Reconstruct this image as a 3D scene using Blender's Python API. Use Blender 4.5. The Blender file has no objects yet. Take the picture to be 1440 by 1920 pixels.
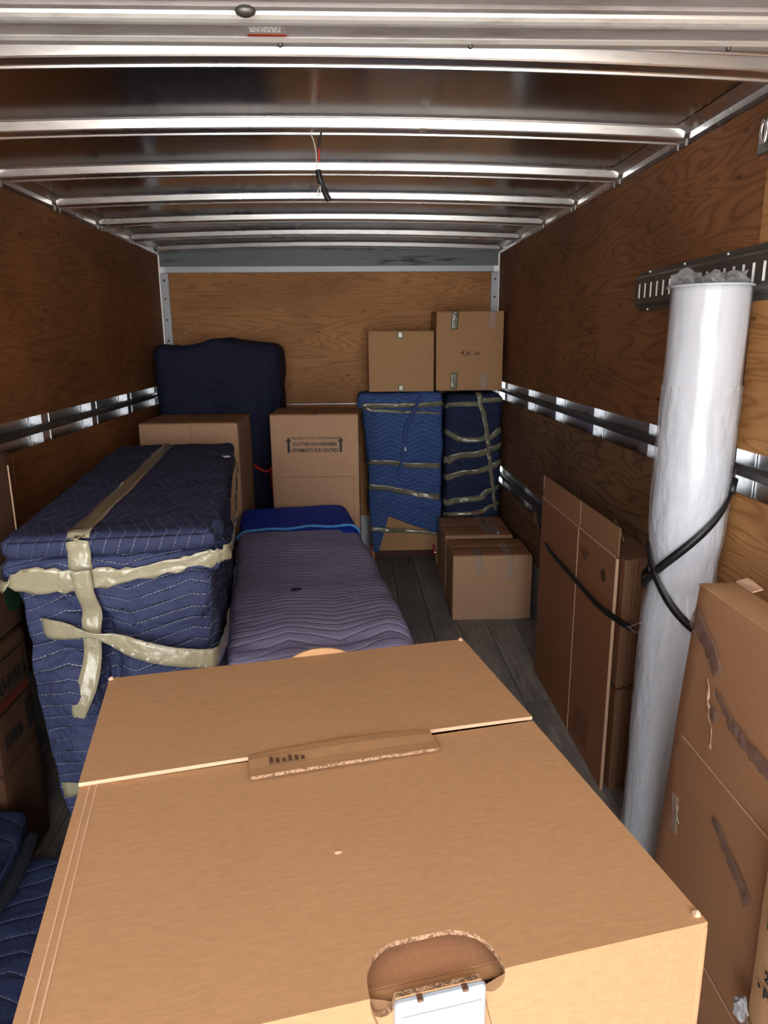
import bpy, bmesh, math, random
from mathutils import Vector, Matrix, noise
from mathutils.bvhtree import BVHTree
random.seed(7)
S = bpy.context.scene
COL = S.collection
# ---------------------------------------------------------------- camera
cam = bpy.data.cameras.new('camera')
camo = bpy.data.objects.new('camera', cam); COL.objects.link(camo)
cam.sensor_fit = 'VERTICAL'; cam.sensor_height = 36.0; cam.sensor_width = 27.0
cam.lens = 36.0 * 1328.7 / 1920.0
cam.clip_start = 0.02
_r = Vector((0.99897144, -0.04457316, -0.00832446))
_d = Vector((-0.01865305, -0.23662924, -0.97142095))
_f = Vector((0.04132949, 0.97057706, -0.23721728))
camo.matrix_world = Matrix(((_r.x, -_d.x, -_f.x, 0.13331), (_r.y, -_d.y, -_f.y, 0.0),
                            (_r.z, -_d.z, -_f.z, 1.58), (0, 0, 0, 1)))
S.camera = camo
# ---------------------------------------------------------------- light
REAR = -0.8           # where the body opens to the outside
FRONT = 5.15
WX = 1.17
w = bpy.data.worlds.new('overcast'); S.world = w; w.use_nodes = True
bg = w.node_tree.nodes['Background']
bg.inputs['Color'].default_value = (0.93, 0.965, 1.0, 1)
bg.inputs['Strength'].default_value = 4.0
pl = bpy.data.lights.new('sky_portal', 'AREA'); pl.shape = 'RECTANGLE'; pl.size = 2.4; pl.size_y = 2.3
pl.cycles.is_portal = True
po = bpy.data.objects.new('sky_portal', pl); COL.objects.link(po)
po.location = (0, REAR - 0.02, 1.08); po.rotation_euler = (math.radians(90), 0, 0)
sun = bpy.data.lights.new('sun', 'SUN'); sun.energy = 22.0; sun.angle = .01; sun.color = (1.0, .96, .90)
so = bpy.data.objects.new('sun', sun); COL.objects.link(so); so.rotation_euler = (math.radians(-32), math.radians(8), 0)
S.view_settings.view_transform = 'Standard'; S.view_settings.look = 'None'
S.view_settings.gamma = 1.0; S.view_settings.use_curve_mapping = False
S.view_settings.exposure = 1.22
S.cycles.max_bounces = 10; S.cycles.diffuse_bounces = 7; S.cycles.glossy_bounces = 5
S.cycles.transparent_max_bounces = 12
S.cycles.use_denoising = True
S.cycles.caustics_reflective = True

# ---------------------------------------------------------------- material helpers
class NT:
    def __init__(s, name):
        s.m = bpy.data.materials.new(name); s.m.use_nodes = True
        s.t = s.m.node_tree; s.b = s.t.nodes['Principled BSDF']; s.out = s.t.nodes['Material Output']
    def n(s, typ, **kw):
        nd = s.t.nodes.new(typ)
        for k, v in kw.items():
            if k.startswith('i_'):
                nd.inputs[int(k[2:]) if k[2:].isdigit() else k[2:].replace('_', ' ')].default_value = v
            else: setattr(nd, k, v)
        return nd
    def l(s, a, b): s.t.links.new(a, b)
    def math(s, op, a, b=None, c=None):
        nd = s.n('ShaderNodeMath', operation=op)
        for i, v in enumerate((a, b, c)):
            if v is None: continue
            if isinstance(v, (int, float)): nd.inputs[i].default_value = v
            else: s.l(v, nd.inputs[i])
        return nd.outputs[0]
    def coord(s, scale=(1, 1, 1), kind='Object', rot=(0, 0, 0)):
        tc = s.n('ShaderNodeTexCoord'); mp = s.n('ShaderNodeMapping')
        mp.inputs['Scale'].default_value = scale; mp.inputs['Rotation'].default_value = rot
        s.l(tc.outputs[kind], mp.inputs['Vector']); return mp.outputs[0]
    def noise(s, vec, scale, detail=3, rough=.5, dist=0.0):
        nd = s.n('ShaderNodeTexNoise'); nd.inputs['Scale'].default_value = scale
        nd.inputs['Detail'].default_value = detail; nd.inputs['Roughness'].default_value = rough
        nd.inputs['Distortion'].default_value = dist
        s.l(vec, nd.inputs['Vector']); return nd.outputs['Fac']
    def ramp(s, fac, stops):
        nd = s.n('ShaderNodeValToRGB'); e = nd.color_ramp.elements
        while len(e) < len(stops): e.new(0.5)
        for i, (p, c) in enumerate(stops):
            e[i].position = p; e[i].color = (*c, 1) if len(c) == 3 else c
        s.l(fac, nd.inputs[0]); return nd.outputs[0]
    def mix(s, fac, a, b, blend='MIX'):
        nd = s.n('ShaderNodeMix', data_type='RGBA', blend_type=blend)
        for i, v in ((0, fac), (6, a), (7, b)):
            if isinstance(v, (int, float)): nd.inputs[i].default_value = v
            elif isinstance(v, tuple): nd.inputs[i].default_value = (*v, 1)
            else: s.l(v, nd.inputs[i])
        return nd.outputs[2]
    def bump(s, h, strength=.3, dist=.01, prev=None):
        nd = s.n('ShaderNodeBump'); nd.inputs['Strength'].default_value = strength
        nd.inputs['Distance'].default_value = dist; s.l(h, nd.inputs['Height'])
        if prev is not None: s.l(prev, nd.inputs['Normal'])
        return nd.outputs[0]
    def fin(s, col=None, rough=None, metal=None, nor=None, **kw):
        for key, v in (('Base Color', col), ('Roughness', rough), ('Metallic', metal), ('Normal', nor)):
            if v is None: continue
            if isinstance(v, tuple): s.b.inputs[key].default_value = (*v, 1)
            elif isinstance(v, (int, float)): s.b.inputs[key].default_value = v
            else: s.l(v, s.b.inputs[key])
        for k, v in kw.items(): s.b.inputs[k.replace('_', ' ')].default_value = v
        return s.m

def rgb(r, g, b):
    f = lambda c: ((c / 255 + .055) / 1.055) ** 2.4 if c > 10 else c / 255 / 12.92
    return (f(r), f(g), f(b))

def m_plain(name, col, rough=.6, metal=0.0, **kw):
    k = NT(name); v = k.coord(); n = k.noise(v, 30, 3)
    c = k.mix(k.math('MULTIPLY', n, .5), col, tuple(x * .72 for x in col))
    return k.fin(c, rough, metal, **kw)

def m_card(name, base, flute=(0, 0, 1)):
    k = NT(name); v = k.coord()
    st = k.coord((3.0, 3.0, 3.0)) ; n1 = k.noise(st, 1.6, 4, .6)
    fib = k.noise(k.coord((55, 190, 190) if flute[2] else (50, 200, 200)), 1.0, 5, .8)
    c = k.mix(k.math('MULTIPLY', n1, .55), base, tuple(x * .74 for x in base))
    c = k.mix(k.math('MULTIPLY', k.math('SUBTRACT', fib, .36), 1.45), c, tuple(min(1, x * 1.35) for x in base))
    spots = k.noise(v, 140, 2, .5)
    c = k.mix(k.ramp(spots, [(.72, (0, 0, 0)), (.80, (.35, .35, .35))]), c, tuple(x * .55 for x in base))
    wv = k.n('ShaderNodeTexWave', wave_type='BANDS', bands_direction='Z' if not flute[2] else 'X')
    k.l(v, wv.inputs[0]); wv.inputs['Scale'].default_value = 38; wv.inputs['Distortion'].default_value = .3
    b = k.bump(wv.outputs['Fac'], .05, .002); b = k.bump(fib, .06, .002, b); b = k.bump(n1, .12, .01, b)
    return k.fin(c, .78, 0, b, Specular_IOR_Level=.25)

def m_ply(name, light, dark, axis, scale=1.0, rings=11, contrast=.75, seed=0.0, knots=True):
    k = NT(name)
    sc = {'x': (.55, 1, 4.6), 'y': (1, .55, 4.6)}[axis]
    tc = k.coord(tuple(a * scale for a in sc)); off = k.n('ShaderNodeVectorMath', operation='ADD')
    k.l(tc, off.inputs[0]); off.inputs[1].default_value = (seed, seed * 1.7, seed * .6); v = off.outputs[0]
    n = k.noise(v, 1.15, 2.2, .45, .35)
    pp = k.math('FRACT', k.math('MULTIPLY', n, rings))
    line = k.ramp(pp, [(0.0, (1, 1, 1)), (.10, (.55, .55, .55)), (.45, (.08, .08, .08)), (.80, (.22, .22, .22)), (.97, (.95, .95, .95))])
    fib = k.noise(k.coord((3, 3, 240) if axis in 'xy' else (240, 3, 3)), 1, 3, .6)
    big = k.noise(k.coord((1.1, 1.1, 1.6)), 1.4, 4, .6)
    c = k.mix(k.math('MULTIPLY', line, contrast), light, dark)
    c = k.mix(k.math('MULTIPLY', fib, .35), c, tuple(x * .6 for x in light))
    c = k.mix(k.ramp(big, [(.35, (0, 0, 0)), (.75, (.55, .55, .55))]), c, tuple(x * .55 for x in dark), 'MIX')
    if knots:
        vo = k.n('ShaderNodeTexVoronoi'); k.l(k.coord((2.2, 2.2, 5.5)), vo.inputs[0]); vo.inputs['Scale'].default_value = 1.5
        kn = k.ramp(vo.outputs['Distance'], [(.035, (1, 1, 1)), (.075, (0, 0, 0))])
        c = k.mix(k.math('MULTIPLY', kn, .75), c, tuple(x * .35 for x in dark))
    sc_ = k.noise(k.coord((7, 7, 26)), 3.0, 2, .5, 1.2)
    c = k.mix(k.ramp(sc_, [(.73, (0, 0, 0)), (.76, (.5, .5, .5))]), c, tuple(min(1, x * 1.7 + .03) for x in light))
    b = k.bump(line, .12, .002); b = k.bump(fib, .1, .001, b)
    return k.fin(c, .62, 0, b, Specular_IOR_Level=.3)

def m_metal(name, col, rough=.3, dent=.0, dirt=.3, stretch=(1, 1, 1), metal=1.0):
    k = NT(name); v = k.coord(stretch)
    n = k.noise(v, 6, 5, .65); n2 = k.noise(v, 45, 3, .6)
    c = k.mix(k.ramp(n2, [(.55, (0, 0, 0)), (.8, (dirt, dirt, dirt))]), col, tuple(x * .25 for x in col))
    r = k.math('ADD', rough - .08, k.math('MULTIPLY', n, .22))
    b = k.bump(n2, .04, .001)
    if dent: b = k.bump(k.noise(k.coord((1.2, 2.6, 1)), 1.3, 2, .4), dent, .05, b)
    return k.fin(c, r, metal, b)

def m_quilt(name, base, stitch, spacing=.035, amp=.05, half=.17, vis=.75, puff=.55, wrinkle=.35, fade=None):
    k = NT(name)
    tc = k.n('ShaderNodeTexCoord'); uv = tc.outputs['UV']
    sp = k.n('ShaderNodeSeparateXYZ'); k.l(uv, sp.inputs[0]); u, v = sp.outputs[0], sp.outputs[1]
    ob = tc.outputs['Object']
    wob = k.noise(ob, 7, 2, .5)
    tri = k.math('MULTIPLY', k.math('PINGPONG', u, half), amp / half)
    p = k.math('DIVIDE', k.math('ADD', k.math('ADD', v, tri), k.math('MULTIPLY', wob, .012)), spacing)
    d = k.math('MULTIPLY', k.math('ABSOLUTE', k.math('SUBTRACT', k.math('FRACT', p), .5)), 2.0)
    line = k.ramp(d, [(.925, (0, 0, 0)), (.965, (1, 1, 1))])
    dash = k.ramp(k.math('FRACT', k.math('MULTIPLY', u, 95.0)), [(.22, (0, 0, 0)), (.30, (1, 1, 1))])
    pres = k.ramp(k.noise(ob, 5, 2, .5), [(.33, (.25, .25, .25)), (.52, (1, 1, 1))])
    st = k.math('MULTIPLY', k.math('MULTIPLY', line, dash), k.math('MULTIPLY', pres, vis))
    big = k.noise(ob, 3.2, 4, .6); fine = k.noise(ob, 260, 2, .6)
    c = k.mix(k.math('MULTIPLY', big, .55), base, tuple(x * .62 for x in base))
    if fade: c = k.mix(k.ramp(k.noise(ob, 2.0, 3, .6), [(.45, (0, 0, 0)), (.8, (.6, .6, .6))]), c, fade)
    c = k.mix(k.math('MULTIPLY', fine, .3), c, tuple(min(1, x * 1.3) for x in base))
    lint = k.noise(ob, 75, 1, .4)
    c = k.mix(k.ramp(lint, [(.80, (0, 0, 0)), (.83, (.35, .35, .35))]), c, (.4, .4, .45))
    c = k.mix(st, c, stitch)
    pf = k.math('SUBTRACT', 1.0, k.math('POWER', d, 5.0))
    b = k.bump(pf, puff, .005)
    b = k.bump(k.noise(ob, 22, 4, .62, .8), wrinkle, .012, b)
    b = k.bump(k.noise(ob, 6, 3, .5, 1.2), wrinkle, .03, b)
    b = k.bump(fine, .12, .001, b)
    return k.fin(c, .72, 0, b, Specular_IOR_Level=.22)

def m_tape(name, col, alpha=1.0, rough=.22, streak=.35):
    k = NT(name); n = k.noise(k.coord(), 26, 2, .5, 2.0)
    c = k.mix(k.math('MULTIPLY', n, .5), col, tuple(x * .8 for x in col))
    b = k.bump(n, streak * .5, .006); b = k.bump(k.noise(k.coord(), 11, 2, .5, 1.0), streak * .6, .02, b)
    return k.fin(c, rough, 0, b, Alpha=alpha, Coat_Weight=.6, Coat_Roughness=.08)

M = {}
M['alu'] = m_metal('bare_aluminium', (.78, .79, .80), .30, 0, .35)
M['roof'] = m_metal('rolled_aluminium_sheet', (.50, .485, .47), .15, .03, .12, (1, .25, 1))
M['bow'] = m_metal('galvanised_bow', (.84, .85, .86), .26, 0, .3, (.25, 1, 1))
M['skin'] = m_metal('aluminium_skin', (.80, .82, .84), .34, .1, .3)
M['steel'] = m_metal('dark_steel', (.16, .155, .15), .42, 0, .4, metal=.85)
M['galv'] = m_metal('galvanised_track', (.24, .225, .21), .40, 0, .4, metal=.9)
M['slot'] = m_plain('lit_slot_edge', (.92, .90, .85), .4, .0)  # pale tone stands in for daylight caught by the slot walls
M['paint'] = m_plain('grey_painted_steel', (.42, .41, .43), .5, .1)
M['header'] = None
k = NT('scuffed_grey_header'); v = k.coord((.8, 1, 9)); n = k.noise(v, 3.2, 4, .65, .4)
M['header'] = k.fin(k.mix(k.ramp(n, [(.60, (0, 0, 0)), (.68, (1, 1, 1))]), rgb(104, 112, 114), (.02, .022, .024)), .5, .2)
M['door_panel'] = None
k = NT('dirty_door_metal'); v = k.coord((.6, 3, 3)); n = k.noise(v, 9, 5, .7)
M['door_panel'] = k.fin(k.mix(k.ramp(n, [(.45, (0, 0, 0)), (.72, (.75, .75, .75))]), (.50, .475, .485), (.22, .18, .16)), .42, .35, k.bump(n, .08, .003))
k = NT('worn_door_stiffener'); v = k.coord((.6, 3, 3)); n = k.noise(v, 14, 5, .7)
M['door_tube'] = k.fin(k.mix(k.ramp(n, [(.5, (0, 0, 0)), (.78, (.7, .7, .7))]), (.70, .70, .69), (.30, .27, .24)), .36, .55, k.bump(n, .08, .003))
M['ply_front'] = m_ply('front_plywood', rgb(206, 148, 92), rgb(140, 86, 46), 'x', 1.3, 20, .62, 3.1)
M['ply_left'] = m_ply('left_plywood', rgb(160, 104, 62), rgb(100, 58, 30), 'y', 1.25, 20, .62, 8.3)  # darker than the front ply to stand in for grazing light
M['ply_right'] = m_ply('right_plywood', rgb(164, 110, 70), rgb(96, 58, 34), 'y', 1.25, 21, .72, 1.7)  # toned down as well, imitating dim light along the side wall
M['ply_new'] = m_ply('fresh_plywood', rgb(208, 154, 98), rgb(140, 90, 48), 'y', 1.5, 18, .8, 5.2)
M['ply_low'] = m_ply('worn_low_plywood', rgb(158, 120, 84), rgb(86, 60, 40), 'y', 1.2, 17, .85, 9.9)
M['kick'] = m_plain('scuffed_white_kick_plate', (.55, .57, .60), .45, .3)
CARD = rgb(188, 145, 104)
M['card'] = m_card('kraft_cardboard', CARD)
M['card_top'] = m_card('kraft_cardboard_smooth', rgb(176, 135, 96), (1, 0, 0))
M['card_pink'] = m_card('pale_kraft_cardboard', rgb(192, 152, 120))
M['card_dark'] = m_card('brown_kraft_cardboard', rgb(168, 122, 88))
M['card_shade'] = m_card('shade_darkened_cardboard', rgb(88, 60, 43))  # kraft darkened to stand in for deep shade on the left stack
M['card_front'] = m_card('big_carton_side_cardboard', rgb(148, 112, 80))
M['card_mid'] = m_card('darker_kraft_tab', rgb(164, 124, 86), (1, 0, 0))  # kraft for the tuck tab, a little darker than the flaps
M['card_edge'] = m_plain('cut_cardboard_edge', rgb(214, 174, 142), .8)
M['card_red'] = m_card('reddish_kraft_cardboard', rgb(158, 108, 76))
# cut edges of corrugated board: two liners with fluting between
k = NT('corrugated_edge'); wv = k.n('ShaderNodeTexWave', wave_type='BANDS', bands_direction='Z'); k.l(k.coord(), wv.inputs[0])
wv.inputs['Scale'].default_value = 44; wv.inputs['Distortion'].default_value = 2.5
M['flute'] = k.fin(k.mix(wv.outputs['Fac'], rgb(112, 80, 56), rgb(164, 122, 88)), .8, 0, k.bump(wv.outputs['Fac'], .2, .003))
k = NT('corrugated_edge_across'); n = k.noise(k.coord(), 230, 3, .7, .8)
M['flute_x'] = k.fin(k.mix(k.ramp(n, [(.42, (0, 0, 0)), (.56, (1, 1, 1))]), rgb(104, 74, 52), rgb(184, 146, 112)), .8, 0, k.bump(n, .6, .004))
M['ink'] = m_plain('black_print', (.02, .019, .018), .6)
M['ink_brown'] = m_plain('faded_brown_print', rgb(92, 60, 42), .7)
M['ink_red'] = m_plain('orange_print', rgb(170, 56, 28), .6)
M['ink_orange_shade'] = m_plain('shade_darkened_orange_print', rgb(110, 42, 24), .6)  # orange print darkened too, for the shade on the left stack
M['ink_green'] = m_plain('green_print', rgb(24, 74, 44), .6)
M['paper'] = m_plain('white_paper', (.8, .8, .8), .5)
M['red'] = m_plain('red_paint', rgb(170, 30, 24), .4)
M['cord'] = m_plain('red_cord', rgb(205, 42, 34), .5)
M['black'] = m_plain('black_rubber', (.012, .012, .013), .42)
M['blackcloth'] = m_plain('black_binding', (.013, .017, .027), .75)
M['white'] = m_plain('white_plastic', (.29, .325, .355), .35)
M['wire_w'] = m_plain('white_wire', (.75, .66, .58), .4)
M['wood'] = m_plain('raw_wood', rgb(205, 150, 98), .6)
NAVY = rgb(56, 62, 104)
M['q_dresser'] = m_quilt('navy_quilted_blanket', rgb(66, 74, 108), (.75, .76, .82), .036, .05, .17, .75, 1.0, 1.1)
M['q_slab'] = m_quilt('navy_quilted_top', rgb(58, 64, 94), (.62, .62, .72), .036, .05, .15, .38, .5, .5)
M['q_grey'] = m_quilt('greyed_purple_quilt', rgb(146, 142, 178), (.86, .85, .9), .034, .045, .165, .7, .9, .25, rgb(146, 136, 156))
M['q_blue'] = m_quilt('royal_blue_fleece', rgb(24, 64, 196), (.1, .15, .5), .02, .01, .2, .1, .15, .2)
M['q_fringe'] = m_plain('light_blue_fringe', rgb(82, 160, 222), .8)
M['q_navy'] = m_quilt('dark_navy_quilt', rgb(36, 40, 62), (.2, .2, .28), .03, .04, .14, .06, .5, .8)
M['q_light'] = m_quilt('denim_blue_quilt', rgb(72, 98, 156), (.30, .40, .62), .032, .05, .11, .2, 1.0, .7)
M['q_night'] = m_quilt('night_blue_quilt', rgb(42, 50, 82), (.4, .4, .5), .03, .04, .14, .08, .6, 1.0)
M['q_pile'] = m_quilt('folded_blue_quilt', rgb(50, 60, 94), (.45, .48, .66), .06, .05, .12, .35, .6, .5)
M['q_pile_dark'] = m_quilt('folded_slate_quilt', rgb(34, 44, 70), (.3, .33, .45), .06, .05, .12, .2, .5, .5)
TAPE = rgb(178, 170, 140)
M['tape'] = m_tape('beige_packing_tape', TAPE, 1.0, .18, .6)
M['tape_dull'] = m_tape('olive_packing_tape', rgb(150, 138, 104), 1.0, .32, .15)
M['tape_olive'] = m_tape('grey_olive_packing_tape', rgb(134, 130, 108), .92, .12, .8)
M['tape_clear'] = m_tape('clear_packing_tape', rgb(225, 205, 188), .26, .07, .8)
M['tape_brown'] = m_tape('brownish_clear_tape', rgb(150, 118, 104), .5, .08, .8)
# floor boards
k = NT('dark_worn_floorboard'); v = k.coord((34, 3.0, 34)); n = k.noise(v, 1.6, 5, .65, 1.2); b2 = k.noise(k.coord((2, 1, 1)), 1.7, 4, .6)
oi = k.n('ShaderNodeObjectInfo')
c = k.mix(k.ramp(n, [(.35, (0, 0, 0)), (.66, (1, 1, 1))]), rgb(132, 129, 125), rgb(190, 185, 178))
c = k.mix(k.ramp(b2, [(.4, (0, 0, 0)), (.7, (.85, .85, .85))]), c, rgb(116, 117, 118))
c = k.mix(k.math('MULTIPLY', oi.outputs['Random'], .35), c, rgb(92, 82, 72))
c = k.mix(k.ramp(k.noise(k.coord((8, 30, 8)), 2.5, 3, .6), [(.66, (0, 0, 0)), (.72, (.5, .5, .5))]), c, rgb(150, 148, 144))
M['floor'] = k.fin(c, .55, 0, k.bump(n, .35, .004))
M['concrete'] = m_plain('concrete_ground', (.36, .35, .33), .9)
# plastic film
k = NT('milky_plastic_roll'); n = k.noise(k.coord((1, 1, .35)), 9, 4, .6, 1.0); n2 = k.noise(k.coord((3, 3, 1.2)), 16, 4, .7, 2.0)
b = k.bump(n, .10, .02); b = k.bump(n2, .05, .008, b)
M['film_core'] = k.fin(k.mix(n, (.60, .635, .70), (.52, .55, .62)), .38, 0, b, Coat_Weight=.6, Coat_Roughness=.05, Subsurface_Weight=.15, Subsurface_Radius=(.02, .02, .02))
k = NT('clear_crinkled_film'); n = k.noise(k.coord((1.6, 1.6, .8)), 13, 5, .65, 2.2); n2 = k.noise(k.coord((1, 1, .3)), 7, 3, .6, 1.0)
b = k.bump(n, .65, .02); b = k.bump(n2, .45, .03, b)
M['film'] = k.fin((.93, .94, .97), .09, 0, b, Alpha=.30, Coat_Weight=.4, Coat_Roughness=.05, Specular_IOR_Level=.7)
k = NT('clear_taut_film'); n2 = k.noise(k.coord((1, 1, .2)), 9, 3, .6, .6)
M['film_taut'] = k.fin((.93, .94, .97), .07, 0, k.bump(n2, .12, .03), Alpha=.26, Coat_Weight=.3, Coat_Roughness=.05)
k = NT('crumpled_clear_film'); n = k.noise(k.coord(), 45, 5, .7, 2.0)
M['crumple'] = k.fin(k.mix(n, (.75, .75, .77), (.35, .34, .35)), .12, 0, k.bump(n, .9, .02), Alpha=.75)
M['sticker_red'] = M['ink_red']

# ---------------------------------------------------------------- object helpers
def obj(name, me, mats=None, parent=None, smooth=False):
    if isinstance(me, bmesh.types.BMesh):
        bm = me; me = bpy.data.meshes.new(name); bm.normal_update(); bm.to_mesh(me); bm.free()
    o = bpy.data.objects.new(name, me); COL.objects.link(o)
    if mats:
        for m in (mats if isinstance(mats, (list, tuple)) else [mats]): me.materials.append(M[m] if isinstance(m, str) else m)
    if parent: o.parent = parent
    if smooth:
        for p in me.polygons: p.use_smooth = True
    return o

def empty(name, loc=(0, 0, 0), rz=0.0, rx=0.0, ry=0.0):
    o = bpy.data.objects.new(name, None); COL.objects.link(o)
    o.location = loc; o.rotation_euler = (rx, ry, rz); o.empty_display_size = .1
    return o

def tag(o, label=None, cat=None, group=None, kind=None):
    if label: o['label'] = label
    if cat: o['category'] = cat
    if group: o['group'] = group
    if kind: o['kind'] = kind
    return o

def bx(bm, x0, x1, y0, y1, z0, z1, mi=0, bev=0.0, seg=1):
    vs = [bm.verts.new(p) for p in ((x0, y0, z0), (x1, y0, z0), (x1, y1, z0), (x0, y1, z0), (x0, y0, z1), (x1, y0, z1), (x1, y1, z1), (x0, y1, z1))]
    fs = [bm.faces.new([vs[i] for i in q]) for q in ((3, 2, 1, 0), (4, 5, 6, 7), (0, 1, 5, 4), (1, 2, 6, 5), (2, 3, 7, 6), (3, 0, 4, 7))]
    for f in fs: f.material_index = mi
    if bev:
        es = list({e for f in fs for e in f.edges})
        r = bmesh.ops.bevel(bm, geom=es, offset=bev, segments=seg, affect='EDGES', profile=.5)
        for f in r['faces']: f.material_index = mi
    return fs

def box(name, dims, mat, parent=None, bev=.002, seg=1):
    bm = bmesh.new(); bx(bm, *dims, bev=bev, seg=seg)
    return obj(name, bm, mat, parent)

def extrude_profile(name, prof, axis, a0, a1, mat, parent=None, crown=None, steps=1, closed=False, smooth=False):
    """prof: list of 2-D points; axis 'x' -> (y,z) pairs swept along x, 'y' -> (x,z) swept along y."""
    bm = bmesh.new(); rows = []
    for i in range(steps + 1):
        t = a0 + (a1 - a0) * i / steps; dz = crown(t) if crown else 0
        rows.append([bm.verts.new((t, p, q + dz) if axis == 'x' else (p, t, q + dz)) for p, q in prof])
    n = len(prof)
    for i in range(steps):
        for j in range(n if closed else n - 1):
            bm.faces.new((rows[i][j], rows[i][(j + 1) % n], rows[i + 1][(j + 1) % n], rows[i + 1][j]))
    if closed:
        bm.faces.new(rows[0]); bm.faces.new(rows[-1])
    bmesh.ops.recalc_face_normals(bm, faces=bm.faces)
    return obj(name, bm, mat, parent, smooth)

def tube(name, pts, r, mat, parent=None, seg=8, rfun=None, cap=True):
    pts = [Vector(p) for p in pts]; bm = bmesh.new(); rings = []
    up = None
    for i, p in enumerate(pts):
        t = (pts[min(i + 1, len(pts) - 1)] - pts[max(i - 1, 0)]).normalized()
        if up is None: up = t.orthogonal().normalized()
        up = (up - t * up.dot(t)).normalized(); s = t.cross(up)
        rr = rfun(i / (len(pts) - 1)) * r if rfun else r
        rings.append([bm.verts.new(p + (up * math.cos(a) + s * math.sin(a)) * rr) for a in [2 * math.pi * k / seg for k in range(seg)]])
    for a, b in zip(rings, rings[1:]):
        for k in range(seg): bm.faces.new((a[k], a[(k + 1) % seg], b[(k + 1) % seg], b[k]))
    if cap: bm.faces.new(rings[0][::-1]); bm.faces.new(rings[-1])
    bmesh.ops.recalc_face_normals(bm, faces=bm.faces)
    return obj(name, bm, mat, parent, True)

def catmull(P, n=8):
    P = [Vector(p) for p in P]; out = []
    for i in range(len(P) - 1):
        a, b, c, d = P[max(i - 1, 0)], P[i], P[i + 1], P[min(i + 2, len(P) - 1)]
        for j in range(n):
            t = j / n
            out.append(.5 * ((2 * b) + (c - a) * t + (2 * a - 5 * b + 4 * c - d) * t * t + (3 * b - a - 3 * c + d) * t ** 3))
    out.append(P[-1]); return out

def resample(P, step):
    P = [Vector(p) for p in P]; out = [P[0]]
    for a, b in zip(P, P[1:]):
        n = max(1, int((b - a).length / step + .5))
        out += [a.lerp(b, j / n) for j in range(1, n + 1)]
    return out

def text(parent, s, size, loc, rot, mat='ink', bold=0.0, name='printed_text', align='CENTER', shear=0.0, sx=1.0, sy=1.0):
    cu = bpy.data.curves.new('txt', 'FONT'); cu.body = s; cu.size = size; cu.align_x = align; cu.align_y = 'CENTER'
    cu.extrude = .0004; cu.offset = bold; cu.shear = shear; cu.resolution_u = 2
    t = bpy.data.objects.new('txt', cu)
    me = bpy.data.meshes.new_from_object(t); bpy.data.objects.remove(t); bpy.data.curves.remove(cu)
    me.materials.clear()
    if sx != 1.0 or sy != 1.0: me.transform(Matrix.Diagonal((sx, sy, 1, 1)))
    o = obj(name, me, mat, parent); o.location = loc; o.rotation_euler = rot
    return o

def fnoise(p, s, seed=0.0): return noise.noise(Vector((p.x * s + seed, p.y * s - seed * .7, p.z * s + seed * .3)))

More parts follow.
